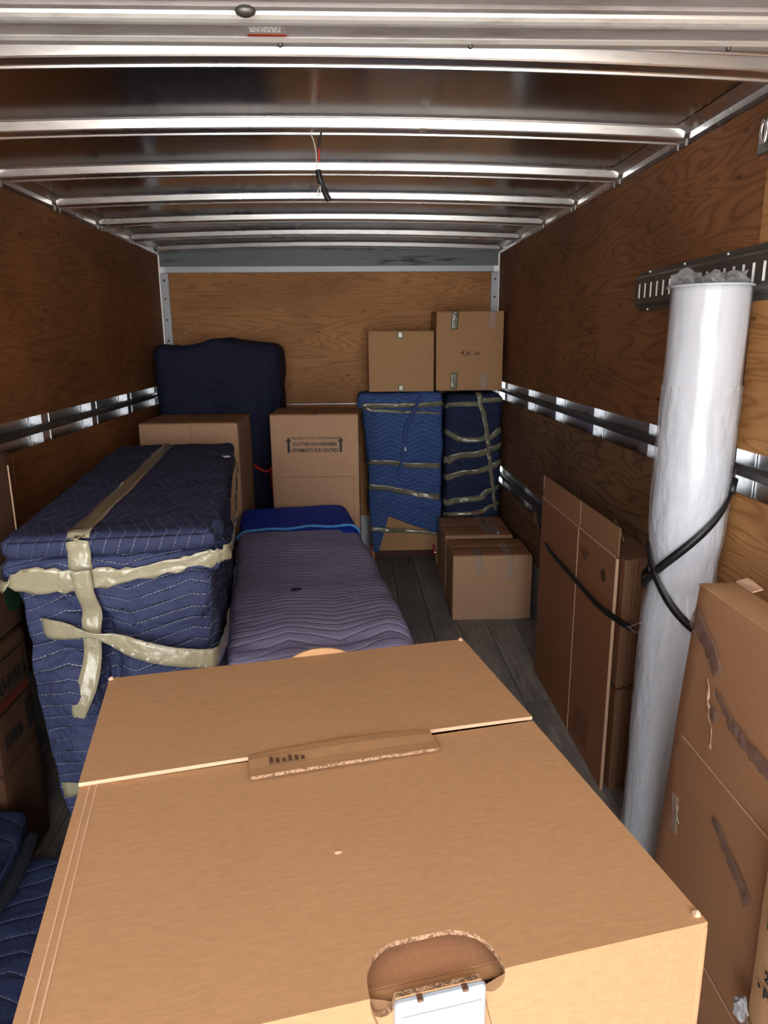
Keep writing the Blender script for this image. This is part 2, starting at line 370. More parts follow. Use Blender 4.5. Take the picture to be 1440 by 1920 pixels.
def soft(name, x0, x1, y0, y1, z0, z1, mat, parent, r=.04, res=.02, amp=.006, fr=5.0, seed=0.0, deform=None, swap=False, bulge=0.0):
    """rounded, noisy padded box with metric box-projected UVs (front flows into top)."""
    bm = bmesh.new(); uvl = bm.loops.layers.uv.new('UVMap')
    A = Vector((x0, y0, z0)); B = Vector((x1, y1, z1)); C = (A + B) / 2; H = (B - A) / 2
    rr = min(r, min(H) * .98); key = {}
    def place(p):
        kk = (round(p.x, 5), round(p.y, 5), round(p.z, 5))
        if kk in key: return key[kk]
        q = Vector([max(A[i] + rr, min(B[i] - rr, p[i])) for i in range(3)])
        n = (p - q)
        n = n.normalized() if n.length > 1e-9 else Vector((0, 0, 1))
        # direction of the outward normal
        o = q + n * rr
        d = fnoise(o, fr, seed) * amp + fnoise(o, fr * 2.7, seed + 9) * amp * .45
        if bulge:
            e = [(o[i] - C[i]) / H[i] for i in range(3)]
            d += bulge * max(0.0, 1 - (e[0] ** 2 if abs(n.x) < .6 else 0) - 0) * max(0.0, 1 - (e[1] ** 2 if abs(n.y) < .6 else 0)) * max(0.0, 1 - (e[2] ** 2 if abs(n.z) < .6 else 0))
        o = o + n * d
        if deform: o = deform(o, n)
        if o.z < z0: o.z = z0
        key[kk] = bm.verts.new(o); return key[kk]
    def cells(a, b, extra):
        n = max(2, int((b - a) / res + .5)); L = [a + (b - a) * i / n for i in range(n + 1)]
        for e in (rr * .15, rr * .4, rr * .7): L += [a + e, b - e]
        return sorted(set(round(t, 5) for t in L))
    X = cells(x0, x1, 0); Y = cells(y0, y1, 0); Z = cells(z0, z1, 0)
    def quad(ps, uvs):
        vs = [place(p) for p in ps]
        if len(set(vs)) < 4: return
        try: f = bm.faces.new(vs)
        except ValueError: return
        f.smooth = True
        for l, q in zip(f.loops, uvs): l[uvl].uv = (q[1], q[0]) if swap else q
    def face(U, V, fn, uvf):
        for i in range(len(U) - 1):
            for j in range(len(V) - 1):
                c4 = ((U[i], V[j]), (U[i + 1], V[j]), (U[i + 1], V[j + 1]), (U[i], V[j + 1]))
                quad([fn(*c) for c in c4], [uvf(*c) for c in c4])
    W = 10.0
    face(X, Y, lambda a, b: Vector((a, b, z1)), lambda a, b: (a + W, b - y0 + z1 + W))
    face(X, Z, lambda a, b: Vector((a, y0, b)), lambda a, b: (a + W, b + W))
    face(X[::-1], Z, lambda a, b: Vector((a, y1, b)), lambda a, b: (a + W, -b + W))
    face(Y[::-1], Z, lambda a, b: Vector((x0, a, b)), lambda a, b: (W - a, b + W))
    face(Y, Z, lambda a, b: Vector((x1, a, b)), lambda a, b: (W + a, b + W))
    face(X, Y[::-1], lambda a, b: Vector((a, b, z0)), lambda a, b: (a + W, b + W))
    bmesh.ops.recalc_face_normals(bm, faces=bm.faces)
    return obj(name, bm, mat, parent, True)

def bvh(*os):
    V = []; F = []
    for o in os:
        b = len(V); V += [v.co.copy() for v in o.data.vertices]; F += [[i + b for i in p.vertices] for p in o.data.polygons]
    return BVHTree.FromPolygons(V, F)

def ribbon(name, P, N, width, mat, parent, cross=4, crk=.0015, seed=0.0, edge=.0):
    """flat strip along points P whose outward normals are N; two-sided with a little thickness."""
    bm = bmesh.new(); top = []; bot = []
    n = len(P)
    for i in range(n):
        t = (P[min(i + 1, n - 1)] - P[max(i - 1, 0)])
        t = t.normalized() if t.length > 1e-9 else Vector((1, 0, 0)); nn = N[i].normalized(); s = nn.cross(t).normalized()
        wd = width(i / max(1, n - 1)) if callable(width) else width
        a = []; b = []
        for j in range(cross + 1):
            o = (j / cross - .5) * wd
            if edge and j in (0, cross): o += random.uniform(-edge, edge)
            q = P[i] + s * o; q = q + nn * (abs(fnoise(q, 38, seed)) * crk * 2)
            a.append(bm.verts.new(q)); b.append(bm.verts.new(q - nn * .0008))
        top.append(a); bot.append(b)
    for i in range(n - 1):
        for j in range(cross):
            bm.faces.new((top[i][j], top[i + 1][j], top[i + 1][j + 1], top[i][j + 1]))
            bm.faces.new((bot[i][j + 1], bot[i + 1][j + 1], bot[i + 1][j], bot[i][j]))
        bm.faces.new((top[i][0], bot[i][0], bot[i + 1][0], top[i + 1][0])); bm.faces.new((top[i][cross], top[i + 1][cross], bot[i + 1][cross], bot[i][cross]))
    for i in (0, n - 1): 
        for j in range(cross): bm.faces.new((top[i][j], top[i][j + 1], bot[i][j + 1], bot[i][j]))
    bmesh.ops.recalc_face_normals(bm, faces=bm.faces)
    return obj(name, bm, mat, parent, True)

def tape(parent, tree, pts, width, mat='tape', lift=.004, step=.02, cross=4, crk=.002, name='tape_strip', edge=0.0, seed=0.0):
    P = resample(pts, step); bm = bmesh.new(); rows = []
    n = len(P); Q = []; NN = []
    for p in P:
        l, nn, _, _ = tree.find_nearest(p); Q.append(l); NN.append(nn)
    for _ in range(2): NN = [(NN[max(i - 1, 0)] + NN[i] * 2 + NN[min(i + 1, n - 1)]).normalized() for i in range(n)]
    for i in range(n):
        t = (Q[min(i + 1, n - 1)] - Q[max(i - 1, 0)])
        if t.length < 1e-6: t = P[min(i + 1, n - 1)] - P[max(i - 1, 0)]
        t.normalize(); s = NN[i].cross(t).normalized()
        wd = width(i / max(1, n - 1)) if callable(width) else width
        row = []
        for j in range(cross + 1):
            o = (j / cross - .5) * wd
            if edge and j in (0, cross): o += random.uniform(-edge, edge)
            q = Q[i] + s * o; l, nn, _, dd = tree.find_nearest(q)
            row.append(bm.verts.new(l + NN[i] * (lift + abs(fnoise(q, 34, seed)) * crk * 2)))
        rows.append(row)
    for a, b in zip(rows, rows[1:]):
        for j in range(cross): bm.faces.new((a[j], b[j], b[j + 1], a[j + 1]))
    bmesh.ops.recalc_face_normals(bm, faces=bm.faces)
    bmesh.ops.solidify(bm, geom=bm.faces[:], thickness=.0008)
    return obj(name, bm, mat, parent, True)

def to_local(root, p):
    return (Matrix.Translation(root.location) @ root.rotation_euler.to_matrix().to_4x4()).inverted() @ Vector(p)

# ---------------------------------------------------------------- the truck body
ground = box('ground', (-30, 30, -40, REAR - .6, -1.02, -.95), 'concrete', bev=0); tag(ground, kind='structure')

floor = box('floor', (-1.2, 1.2, REAR, FRONT + .02, -.06, -.022), 'steel', bev=0); tag(floor, kind='structure')
npl = 15; pw = 2.38 / npl
plank_me = None
for i in range(npl):
    x = -1.19 + i * pw
    # staggered butt joints
    cut = [REAR + .01, 1.1 + ((i * 37) % 11) * .22, FRONT - .01]
    for a, b in zip(cut, cut[1:]):
        bm = bmesh.new(); bx(bm, .0015, pw - .0015, a + .0015, b - .0015, -.022, 0, bev=.0015)
        p = obj('plank', bm, 'floor', floor); p.location = (x, 0, 0)

# front wall
wall_front = box('wall_front', (-1.2, 1.2, FRONT + .012, FRONT + .03, 0, 2.25), 'skin', bev=0); tag(wall_front, kind='structure')
box('plywood_panel', (-1.165, 1.165, FRONT, FRONT + .012, 1.131, 2.03), 'ply_front', wall_front, .0015)
box('plywood_panel', (-1.165, 1.165, FRONT - .002, FRONT + .010, .30, 1.127), 'ply_front', wall_front, .0015)
box('kick_plate', (-1.165, 1.165, FRONT - .006, FRONT + .006, .0, .30), 'kick', wall_front, .002)
box('header_panel', (-1.16, 1.16, FRONT - .012, FRONT + .005, 2.07, 2.2), 'header', wall_front, .002)
box('header_trim', (-1.13, 1.13, FRONT - .016, FRONT - .0, 2.028, 2.072), 'kick', wall_front, .004)
for s, xa, xb in ((-1, -1.168, -1.108), (1, 1.112, 1.168)):
    c = box('corner_trim', (xa, xb, FRONT - .012, FRONT - .001, .3, 2.026), 'kick', wall_front, .003)
    for z in (1.98, 1.86, 1.72, 1.58, 1.44):
        bm = bmesh.new(); bmesh.ops.create_uvsphere(bm, u_segments=8, v_segments=5, radius=.008)
        r = obj('rivet', bm, 'steel', c, True); r.location = ((xa + xb) / 2, FRONT - .013, z)
for x, z in ((-.95, 1.70), (.44, 1.44), (-1.02, 1.63)):
    bm = bmesh.new(); bmesh.ops.create_uvsphere(bm, u_segments=8, v_segments=5, radius=.007)
    r = obj('screw', bm, 'alu', wall_front, True); r.location = (x, FRONT - .001, z)

def side_wall(s):
    nm = 'wall_left' if s < 0 else 'wall_right'
    X = s * WX
    def pb(name, y0, y1, z0, z1, x_in, x_out, mat, par, bev=.0015):
        return box(name, (min(s * x_in, s * x_out), max(s * x_in, s * x_out), y0, y1, z0, z1), mat, par, bev)
    wl = pb(nm, REAR, FRONT + .02, -.02, 2.24, 1.222, 1.235, 'skin', None, 0); tag(wl, kind='structure')
    up = 'ply_left' if s < 0 else 'ply_right'
    ztop = 2.148
    def ply(y0, y1, z0, z1, mat, dx=0.0): return pb('plywood_panel', y0 + .001, y1 - .001, z0, z1, WX + dx, WX + .014 + dx, mat, wl)
    if s < 0:
        ply(REAR, 2.3, 1.285, ztop, up); ply(2.3, FRONT - .012, 1.285, ztop, up)
        ply(REAR, 2.74, .70, 1.167, up); ply(2.74, FRONT - .012, .70, 1.167, up)
    else:
        ply(1.86, FRONT - .012, 1.285, ztop, up); ply(REAR, 1.86, 1.285, ztop, 'ply_new', -.003)
        ply(1.90, FRONT - .012, .70, 1.165, 'ply_low'); ply(REAR, 1.90, .70, 1.165, 'ply_new', -.003)
    # lower panel: with a torn upper edge near the cartons on the right side
    if s < 0: ply(REAR, FRONT - .012, .30, .575, 'ply_low')
    else:
        bm = bmesh.new()
        edge = [(FRONT - .013, .575), (3.98, .575), (3.95, .60), (3.93, .585), (3.91, .53), (3.88, .545), (3.85, .50), (3.80, .52), (3.77, .50), (3.74, .575), (REAR, .575)]
        pts = edge + [(REAR, .30), (FRONT - .013, .30)]
        a = [bm.verts.new((WX, y, z)) for y, z in pts]; b = [bm.verts.new((WX + .014, y, z)) for y, z in pts]
        bm.faces.new(a); bm.faces.new(b[::-1])
        for i in range(len(pts)): bm.faces.new((a[i], a[(i + 1) % len(pts)], b[(i + 1) % len(pts)], b[i]))
        bmesh.ops.recalc_face_normals(bm, faces=bm.faces)
        obj('plywood_panel', bm, 'ply_low', wl)
    pb('kick_plate', REAR, FRONT - .012, .0, .298, WX + .001, WX + .012, 'kick', wl)
    # posts behind the panels, seen in the gaps
    for i in range(13):
        y = 4.90 - i * .592
        if y < REAR + .1: break
        bm = bmesh.new()
        for a, b, xo in ((-.095, -.040, 1.216), (-.040, .040, 1.192), (.040, .095, 1.216)):
            bx(bm, min(s * xo, s * (xo + .004)), max(s * xo, s * (xo + .004)), y + a, y + b, 0, 2.15)
        for a in (-.040, .040): bx(bm, min(s * 1.192, s * 1.222), max(s * 1.19, s * 1.222), y + a - .002, y + a + .002, 0, 2.15)
        obj('wall_post', bm, 'skin', wl)
    for z0, z1 in ((1.211, 1.243), (.620, .655)):
        prof = [(s * 1.190, z0), (s * 1.178, z0), (s * 1.162, z0 + .008), (s * 1.162, z1 - .008), (s * 1.178, z1), (s * 1.190, z1)]
        extrude_profile('rub_rail', prof, 'y', REAR, FRONT - .02, 'steel', wl, closed=True)
    # roof rail along the top
    prof = [(s * 1.222, 2.150), (s * 1.172, 2.150), (s * 1.160, 2.158), (s * 1.160, 2.176), (s * 1.148, 2.181), (s * 1.126, 2.190), (s * 1.118, 2.193), (s * 1.222, 2.2)]
    extrude_profile('roof_rail', prof, 'y', REAR, FRONT, 'bow', wl, closed=True)
    return wl
wall_left = side_wall(-1); wall_right = side_wall(1)

# ceiling
crown = lambda x: .028 * (1 - (x / 1.2) ** 2)
ceiling = extrude_profile('ceiling', [(REAR, 2.191), (2.0, 2.191), (FRONT + .02, 2.191), (FRONT + .02, 2.207), (REAR, 2.207)], 'x', -1.21, 1.21, 'roof', None, crown, 24, True)
tag(ceiling, kind='structure')
BOWS = [5.075 - i * .5485 for i in range(14)]
for y in BOWS:
    # hat section: rear facing fillet, web, flange, lip
    prof = [(-.052, .0335), (-.040, .0325), (-.0335, .0305), (-.0315, .0270), (-.0295, .0262), (-.0290, .0245), (-.0225, .0045), (-.020, .001), (-.016, 0), (.012, -.001), (.016, .001),
            (.018, .006), (.022, .0055), (.026, .001), (.028, -.0035), (.031, -.005), (.035, -.003), (.037, .004), (.042, .034), (-.052, .036)]
    extrude_profile('roof_bow', [(y + a, 2.158 + b) for a, b in prof], 'x', -1.15, 1.15, 'bow', ceiling, crown, 24, True)
    if y > 2:
        for sx in (-1, 1):
            bm = bmesh.new()
            for dy in (-.03, .03): bx(bm, sx * 1.156 - .004, sx * 1.156 + .003, y + dy - .003, y + dy + .003, 2.140, 2.160)
            obj('bow_clip', bm, 'galv', ceiling)
# bits of old tape on the bows
for x, y in ((.36, 2.30), (.66, 3.40), (.80, 3.41)):
    bm = bmesh.new(); bx(bm, x - .013, x + .013, y - .03, y + .03, 2.155 + crown(x), 2.157 + crown(x), bev=.0005); obj('tape_scrap', bm, 'tape_clear', ceiling)

# overhead door rolled up under the roof
door = empty('door_1', (0, 0, 0)); tag(door, kind='structure')
zD = 2.082
def dpart(name, prof, mat): return extrude_profile(name, prof, 'x', -1.14, 1.14, mat, door, None, 1, True)
dpart('door_lip', [(1.402, zD + .02), (1.404, zD - .002), (1.398, zD - .006), (1.380, zD - .006), (1.374, zD - .001), (1.372, zD + .02)], 'door_tube')
dpart('door_section', [(1.373, zD + .03), (1.373, zD), (1.29, zD), (1.29, zD + .03)], 'door_panel')
tubep = [(1.285 + .020 * math.cos(a), zD + .004 - .020 * math.sin(a)) for a in [math.pi * i / 10 for i in range(11)]]
o_ = dpart('door_stiffener', tubep, 'door_tube')
for a, b in ((1.262, 1.232), (1.232, .80), (.80, .30), (.30, -.20), (-.20, -.76)):
    dpart('door_section', [(a, zD + .03), (a, zD - .001), (a - .008, zD - .008), (b + .008, zD - .008), (b, zD - .001), (b, zD + .03)], 'door_panel')
for x in (-.02, .84):
    bm = bmesh.new(); bmesh.ops.create_uvsphere(bm, u_segments=10, v_segments=6, radius=.012)
    r = obj('bolt', bm, 'steel', door, True); r.location = (x, 1.245, zD - .012); r.scale = (1.4, 1, .7)
for x in (-.86, .02, .35, .81): 
    bm = bmesh.new(); bmesh.ops.create_uvsphere(bm, u_segments=8, v_segments=5, radius=.005)
    r = obj('rivet', bm, 'steel', door, True); r.location = (x, 1.385, zD - .007)
stk = box('warning_sticker', (-.036, .035, 1.318, 1.368, zD - .0018, zD - .0006), 'paint', door, 0)
box('sticker_stripe', (-.032, .033, 1.357, 1.365, zD - .0026, zD - .0018), 'ink_red', stk, 0)
for j, yy in enumerate((1.326, 1.333, 1.340, 1.347)):
    bm = bmesh.new(); x = -.026
    while x < .024:
        wl_ = random.uniform(.003, .009); bx(bm, x, min(x + wl_, .027), yy - .0013, yy + .0013, zD - .0024, zD - .0018); x += wl_ + .0022
    obj('printed_line', bm, 'paper', stk)

# ---------------------------------------------------------------- cargo track on the right wall
track = empty('cargo_track', (1.168, 2.2, 1.735)); tag(track, 'slotted grey steel tie-down track screwed to plywood above the plastic roll', 'track')
ty0, ty1 = 1.05 - 2.2, 2.60 - 2.2; zh = .055
bm = bmesh.new()
for za, zb in ((.024, zh - .012), (-zh + .012, -.024)): bx(bm, -.022, -.006, ty0, ty1, za, zb)
y = ty1 - .012; slots = []
bx(bm, -.022, -.006, ty1 - .035, ty1, -.024, .024)
y = ty1 - .035
while y - .0485 > ty0:
    bx(bm, -.022, -.006, y - .0485, y - .0135, -.024, .024); slots.append(y - .0135); y -= .0485
obj('slotted_web', bm, 'galv', track)
for y in slots:  # wedges shaped to face the open rear so the slots read bright
    bm = bmesh.new(); pr = [(-.0215, y + .0134), (-.006, y + .0134), (-.006, y + .0020)]
    a = [bm.verts.new((px, py, -.0235)) for px, py in pr]; b = [bm.verts.new((px, py, .0235)) for px, py in pr]
    bm.faces.new(a); bm.faces.new(b[::-1])
    for q in range(3): bm.faces.new((a[q], a[(q + 1) % 3], b[(q + 1) % 3], b[q]))
    bmesh.ops.recalc_face_normals(bm, faces=bm.faces); obj('slot_daylight_wedge', bm, 'slot', track)
for s in (1, -1):
    prof = [(-.022, s * (zh - .012)), (-.014, s * (zh - .004)), (-.003, s * (zh - .002)), (-.003, s * (zh + .014)), (0, s * (zh + .014)), (0, s * (zh - .012))]
    extrude_profile('flange', prof, 'y', ty0, ty1, 'galv', track, closed=True)
    for yy in (.32, .06, -.20, -.46, -.72):
        bm = bmesh.new(); bmesh.ops.create_uvsphere(bm, u_segments=8, v_segments=5, radius=.006)
        r = obj('rivet', bm, 'alu', track, True); r.location = (-.004, yy, s * (zh + .007))

ring = empty('tie_ring', (1.164, 1.868, 2.07)); tag(ring, 'small steel ring hanging on the plywood high up near the truck roof', 'ring')
box('ring_plate', (-.006, .0, -.035, .03, -.052, -.018), 'galv', ring, .002)
tube('ring_loop', [(-.012, .012 * math.cos(a) - .005, -.005 + .028 * math.sin(a)) for a in [2 * math.pi * i / 20 for i in range(21)]], .0045, 'alu', ring, cap=False)

# hanging lamp wiring
wire = empty('hanging_wiring', (.04, 2.36, 2.185)); tag(wire, 'loose lamp wires with a black taped connector hanging from the roof', 'wiring')
L = lambda x, z, y=0.0: (x - .04, y, z - 2.185)
tube('white_wire', catmull([L(.018, 2.21), L(.020, 2.190), L(.030, 2.165), L(.036, 2.135), L(.037, 2.105), L(.038, 2.078)]), .0017, 'wire_w', wire)
tube('black_wire', catmull([L(.060, 2.212), L(.056, 2.195), L(.049, 2.170), L(.0465, 2.145)]), .0032, 'black', wire)
tube('splice', [L(.0465, 2.147), L(.046, 2.138), L(.0445, 2.118), L(.044, 2.108)], .0027, 'cord', wire, 8, lambda t: 1 - .3 * abs(t - .5))
tube('bare_wire', [L(.044, 2.112), L(.0435, 2.078)], .0012, 'wire_w', wire)
tube('taped_connector', catmull([L(.041, 2.084), L(.044, 2.066), L(.047, 2.055), L(.052, 2.045), L(.057, 2.030), L(.064, 2.012), L(.073, 1.997)]), .0085, 'black', wire, 8, lambda t: .95 + .15 * math.sin(t * 9))
tube('connector_plug', [L(.047, 2.060), L(.046, 2.045)], .0068, 'black', wire)
tube('wire_loop', catmull([L(.047, 2.044), L(.047, 2.028), L(.043, 2.014), L(.037, 2.012), L(.035, 2.016), L(.040, 2.028), L(.045, 2.036)]), .0014, 'wire_w', wire)
tube('thin_wire', catmull([L(.039, 2.078), L(.026, 2.069), L(.017, 2.040), L(.013, 2.012), L(.022, 2.000), L(.030, 1.993)]), .0006, 'black', wire)

# ---------------------------------------------------------------- cartons
def carton(name, label, x0, x1, y0, y1, z0, h, mat='card', rz=0.0, group=None, seam='x', cat='box', flap_gap=.004, amp=.0025, seed=0.0, flapmat=None, res=.05, about=None):
    cx, cy = (x0 + x1) / 2, (y0 + y1) / 2; W, D = (x1 - x0) / 2, (y1 - y0) / 2
    root = empty(name, (cx, cy, z0), rz); tag(root, label, cat, group)
    body = soft('body', -W, W, -D, D, 0, h - .005, mat, root, .006, res, amp, 3.5, seed)
    fm = flapmat or mat
    if seam == 'x':
        parts = ((-W + .002, W - .002, -D + .001, -flap_gap / 2), (-W + .002, W - .002, flap_gap / 2, D - .001))
    else:
        parts = ((-W + .001, -flap_gap / 2, -D + .002, D - .002), (flap_gap / 2, W - .001, -D + .002, D - .002))
    for q in parts: 
        f = soft('flap', *q, h - .0055, h, fm, root, .002, .05, .0008, 4, seed + 3)
    root['h'] = h
    return root, body, W, D

def flat_tape(root, pts, nor, width, mat='tape_clear', seed=0.0):
    P = resample(pts, .012); N = [Vector(nor)] * len(P)
    return ribbon('tape_strip', P, N, width, mat, root, 4, .0012, seed, .0015)

# wardrobe cartons at the back
wr, wrb, W, D = carton('wardrobe_carton', 'tall cardboard wardrobe carton printed for clothes on hangers with two arrows', -.338, .169, 4.085, 4.50, 0, 1.165, 'card_pink', math.radians(-1.5), 'wardrobe cartons', 'y', seed=2, flap_gap=.006, flapmat='card_dark')
R90 = (math.pi / 2, 0, 0)
zt = -D - .006
text(wr, 'THIS END UP / CE CÔTÉ EN HAUT', .0185, (.0, zt, 1.027), R90, 'ink', .0)
text(wr, 'CLOTHES ON HANGERS', .0285, (.0, zt, .993), R90, 'ink', .0004, sx=.82)
text(wr, 'VÊTEMENTS SUR CINTRES', .0285, (.0, zt, .957), R90, 'ink', .0004, sx=.82)
for sx in (-1, 1):
    bm = bmesh.new(); x = sx * .150
    pts = [(x - .007, .945), (x + .007, .945), (x + .007, 1.008), (x + .016, 1.008), (x, 1.035), (x - .016, 1.008), (x - .007, 1.008)]
    bm.faces.new([bm.verts.new((a, zt, b)) for a, b in pts]); obj('printed_arrow', bm, 'ink', wr)
box('crease_line', (-W + .004, W - .02, -D - .0062, -D - .0045, .800, .8035), 'card_dark', wr, 0)
box('side_crease', (W - .034, W - .0315, -D - .0062, -D - .0045, .06, .80), 'card_dark', wr, 0)
bm = bmesh.new()
for a, b, c, d in ((.005, .045, -.05, -.046), (.0, .005, -D, -.046), (.045, .05, -.05, D)): bx(bm, a, b, c, d, 1.1652, 1.1665)
obj('flap_slot', bm, 'ink', wr)

wl_, wlb, W, D = carton('wardrobe_carton', 'plain tall cardboard carton standing behind the taped navy blanket bundle', -1.068, -.518, 4.025, 4.56, 0, 1.13, 'card_pink', 0, 'wardrobe cartons', 'x', seed=5, flapmat='card_dark')
box('crease_line', (W * .05, W * .05 + .002, -D - .005, -D - .003, .7, 1.12), 'card_dark', wl_, 0)
for yy in (.02, .20): box('tuck_slot', (W - .001, W + .004, yy, yy + .006, 1.05, 1.11), 'ink_brown', wl_, 0)
box('tuck_slot', (-.06, .04, .02, .026, 1.129, 1.1312), 'ink_brown', wl_, 0)

# two cartons on top of the wrapped bundles
tl, _, W, D = carton('carton', 'unprinted cardboard carton resting on the denim blue wrapped bundle', .243, .676, 4.78, 5.10, 1.236, .394, 'card', 0, None, 'y', seed=8)
flat_tape(tl, [(-.007, -D - .006, .394), (-.004, -D - .006, .345)], (0, -1, 0), .040, 'tape')
flat_tape(tl, [(-.004, -D - .006, .047), (.0, -D - .006, .002)], (0, -1, 0), .040, 'tape')
flat_tape(tl, [(0, -D, .3965), (0, D, .3965)], (0, 0, 1), .045, 'tape_clear')
tr, _, W, D = carton('carton', 'larger cardboard carton marked 4 pi. cu. in the corner above the night blue bundle', .692, 1.137, 4.78, 5.12, 1.240, .512, 'card', 0, None, 'y', seed=11)
text(tr, '4 pi. cu.', .044, (.005, -D - .006, .246), R90, 'ink_brown', .0006, shear=.25)
for xx, z0, z1 in ((-.105, .395, .512), (-.105, .008, .118), (.145, .400, .512), (.095, .006, .112)):
    flat_tape(tr, [(xx + .003, -D - .006, z1), (xx, -D - .006, z0)], (0, -1, 0), .046, 'tape_clear' if xx > 0 else 'tape_olive', xx)

# two cartons on the floor by the right wall
c1, _, W, D = carton('floor_carton', 'cardboard carton on the floor nearer the camera with clear tape drips on its front', .688, 1.136, 3.80, 4.145, 0, .388, 'card_pink', math.radians(-1.0), 'cartons on the floor by the right wall', 'x', seed=14, flapmat='card_dark')
flat_tape(c1, [(-.075, -D + .10, .3895), (-.085, -D - .002, .391)], (0, 0, 1), .055, 'tape_clear')
flat_tape(c1, [(-.085, -D - .006, .386), (-.072, -D - .006, .285)], (0, -1, 0), .045, 'tape_clear')
flat_tape(c1, [(.095, -D - .006, .386), (.105, -D - .006, .24)], (0, -1, 0), .040, 'tape_clear', 2)
flat_tape(c1, [(.09, -D + .22, .3895), (.095, -D, .391)], (0, 0, 1), .05, 'tape_clear')
flat_tape(c1, [(.04, -D - .006, .012), (.16, -D - .006, .018)], (0, -1, 0), .022, 'tape_clear', 4)
for (a, b) in ((-W, .02), (W, .02)):
    box('corner_crease', (a - .0 if a < 0 else a - .028, a + .028 if a < 0 else a, -D - .0052, -D - .004, .01, .375), 'card_pink', c1, 0)
c2, _, W, D = carton('floor_carton', 'cardboard carton on the floor against the night blue bundle, behind its twin', .700, 1.120, 4.215, 4.69, 0, .390, 'card_pink', math.radians(-1.5), 'cartons on the floor by the right wall', 'x', seed=17, flapmat='card_dark')
for xx in (.05, .10): flat_tape(c2, [(xx, D - .02, .392), (xx + .02, -D, .392)], (0, 0, 1), .05, 'tape_clear', xx)
flat_tape(c2, [(-W - .005, -.10, .385), (-W - .005, -.10, .22)], (-1, 0, 0), .05, 'tape_clear')
bm = bmesh.new()
for i in range(9):
    for j in range(2): bx(bm, .06 + j * .0 + i * .008, .064 + i * .008, .02 + j * .05, .055 + j * .05, .3902, .3908)
obj('printed_lines', bm, 'ink_brown', c2)

# ---------------------------------------------------------------- wrapped furniture at the back
nv = empty('wrapped_furniture', (-.725, 4.875, 0)); tag(nv, 'tall dark navy blanketed furniture against the plywood in the back corner', 'furniture', 'blanket wrapped furniture')
def d_navy(o, n):
    if o.z > 1.2: o.z += .045 * math.exp(-((o.x - .0) / .13) ** 2) * (1 if n.z > .3 else .2) + .012 * math.sin(o.x * 9)
    if n.y < -.5:
        o.y += .032 * math.sin(o.x * 15 + o.z * 2.0) * min(1, (1.6 - o.z) * 1.2) + .03 * max(0, .4 - o.z) - .03 * math.exp(-((o.z - 1.36) / .12) ** 2) * (1 - (o.x / .4) ** 4)
        o.y += -.03 * math.exp(-((o.x - .30) / .035) ** 2) * (1 if o.z < 1.4 else .3)
    o.x += -.06 * max(0, (1.15 - o.z)) * (1 if o.x > .1 else 0) * (o.x / .4)
    return o
nvb = soft('blanket', -.393, .393, -.25, .25, .03, 1.552, 'q_navy', nv, .055, .022, .016, 4, 1.3, d_navy)
for x in (-.33, .30):
    for y in (-.2, .2): box('foot', (x - .02, x + .02, y - .02, y + .02, 0, .06), 'wood', nv, .003)
NVL = lambda x, y, z: (x + .725, y - 4.86, z)
cd = tube('red_cord', catmull([NVL(-.53, 4.60, .80), NVL(-.48, 4.565, .765), NVL(-.43, 4.56, .75), NVL(-.395, 4.56, .775), NVL(-.38, 4.56, .80), NVL(-.352, 4.60, .83)]), .010, 'cord', nv); cd['label'] = 'red cord'
tube('cord_end', catmull([NVL(-.392, 4.56, .775), NVL(-.398, 4.55, .70), NVL(-.390, 4.55, .62), NVL(-.385, 4.56, .50)]), .012, 'cord', nv)

# denim blue bundle: a small cabinet stood on end, cardboard showing below the blanket
dn = empty('wrapped_furniture', (.485, 4.985, 0)); tag(dn, 'denim blue blanketed furniture with bare cardboard showing at its foot', 'furniture', 'blanket wrapped furniture')
xl, xr = -.275, .262
box('cabinet_panel', (xl + .05, xr - .02, -.125, .12, .105, .9), 'card', dn, .004)
box('gap_dark_board', (xl + .06, xr - .03, .06, .12, .0, .12), 'ink_brown', dn, .002)  # added dark board, darkens the gap that would show the lit wall foot
for x in (xl + .045, xr - .035):
    for y in (-.118, .09):
        lg = box('leg', (x - .002, x + .016, y - .014, y + .014, 0, .13), 'wood', dn, .002)
for x in (xl + .036, xr - .055): box('red_clip', (x - .004, x + .012, -.128, -.10, .07, .15), 'red', dn, .003)
def d_den(o, n):
    w_ = .020 * math.sin(o.z * 9 + 1) 
    if n.x < -.3: o.x += w_ * .6 + .035 * (1 if o.z > 1.13 else 0) * -1 + .03 * max(0, min(1, (.75 - o.z) * 6))
    if n.y < -.4:
        # overlapping blanket edge running down the middle
        e = o.x - (.10 - .27 * max(0, (1.2 - o.z)) ** 1.0)
        o.y += -.016 / (1 + math.exp(-e * 140))
        for zb in (.725, .53, 1.12): o.y += .012 * math.exp(-((o.z - zb) / .03) ** 2)
        o.y += -.03 * math.exp(-((o.z - .92) / .16) ** 2)
    return o
dnb = soft('blanket', xl, xr, -.142, .14, .40, 1.228, 'q_light', dn, .035, .016, .010, 6, 4.4, d_den)
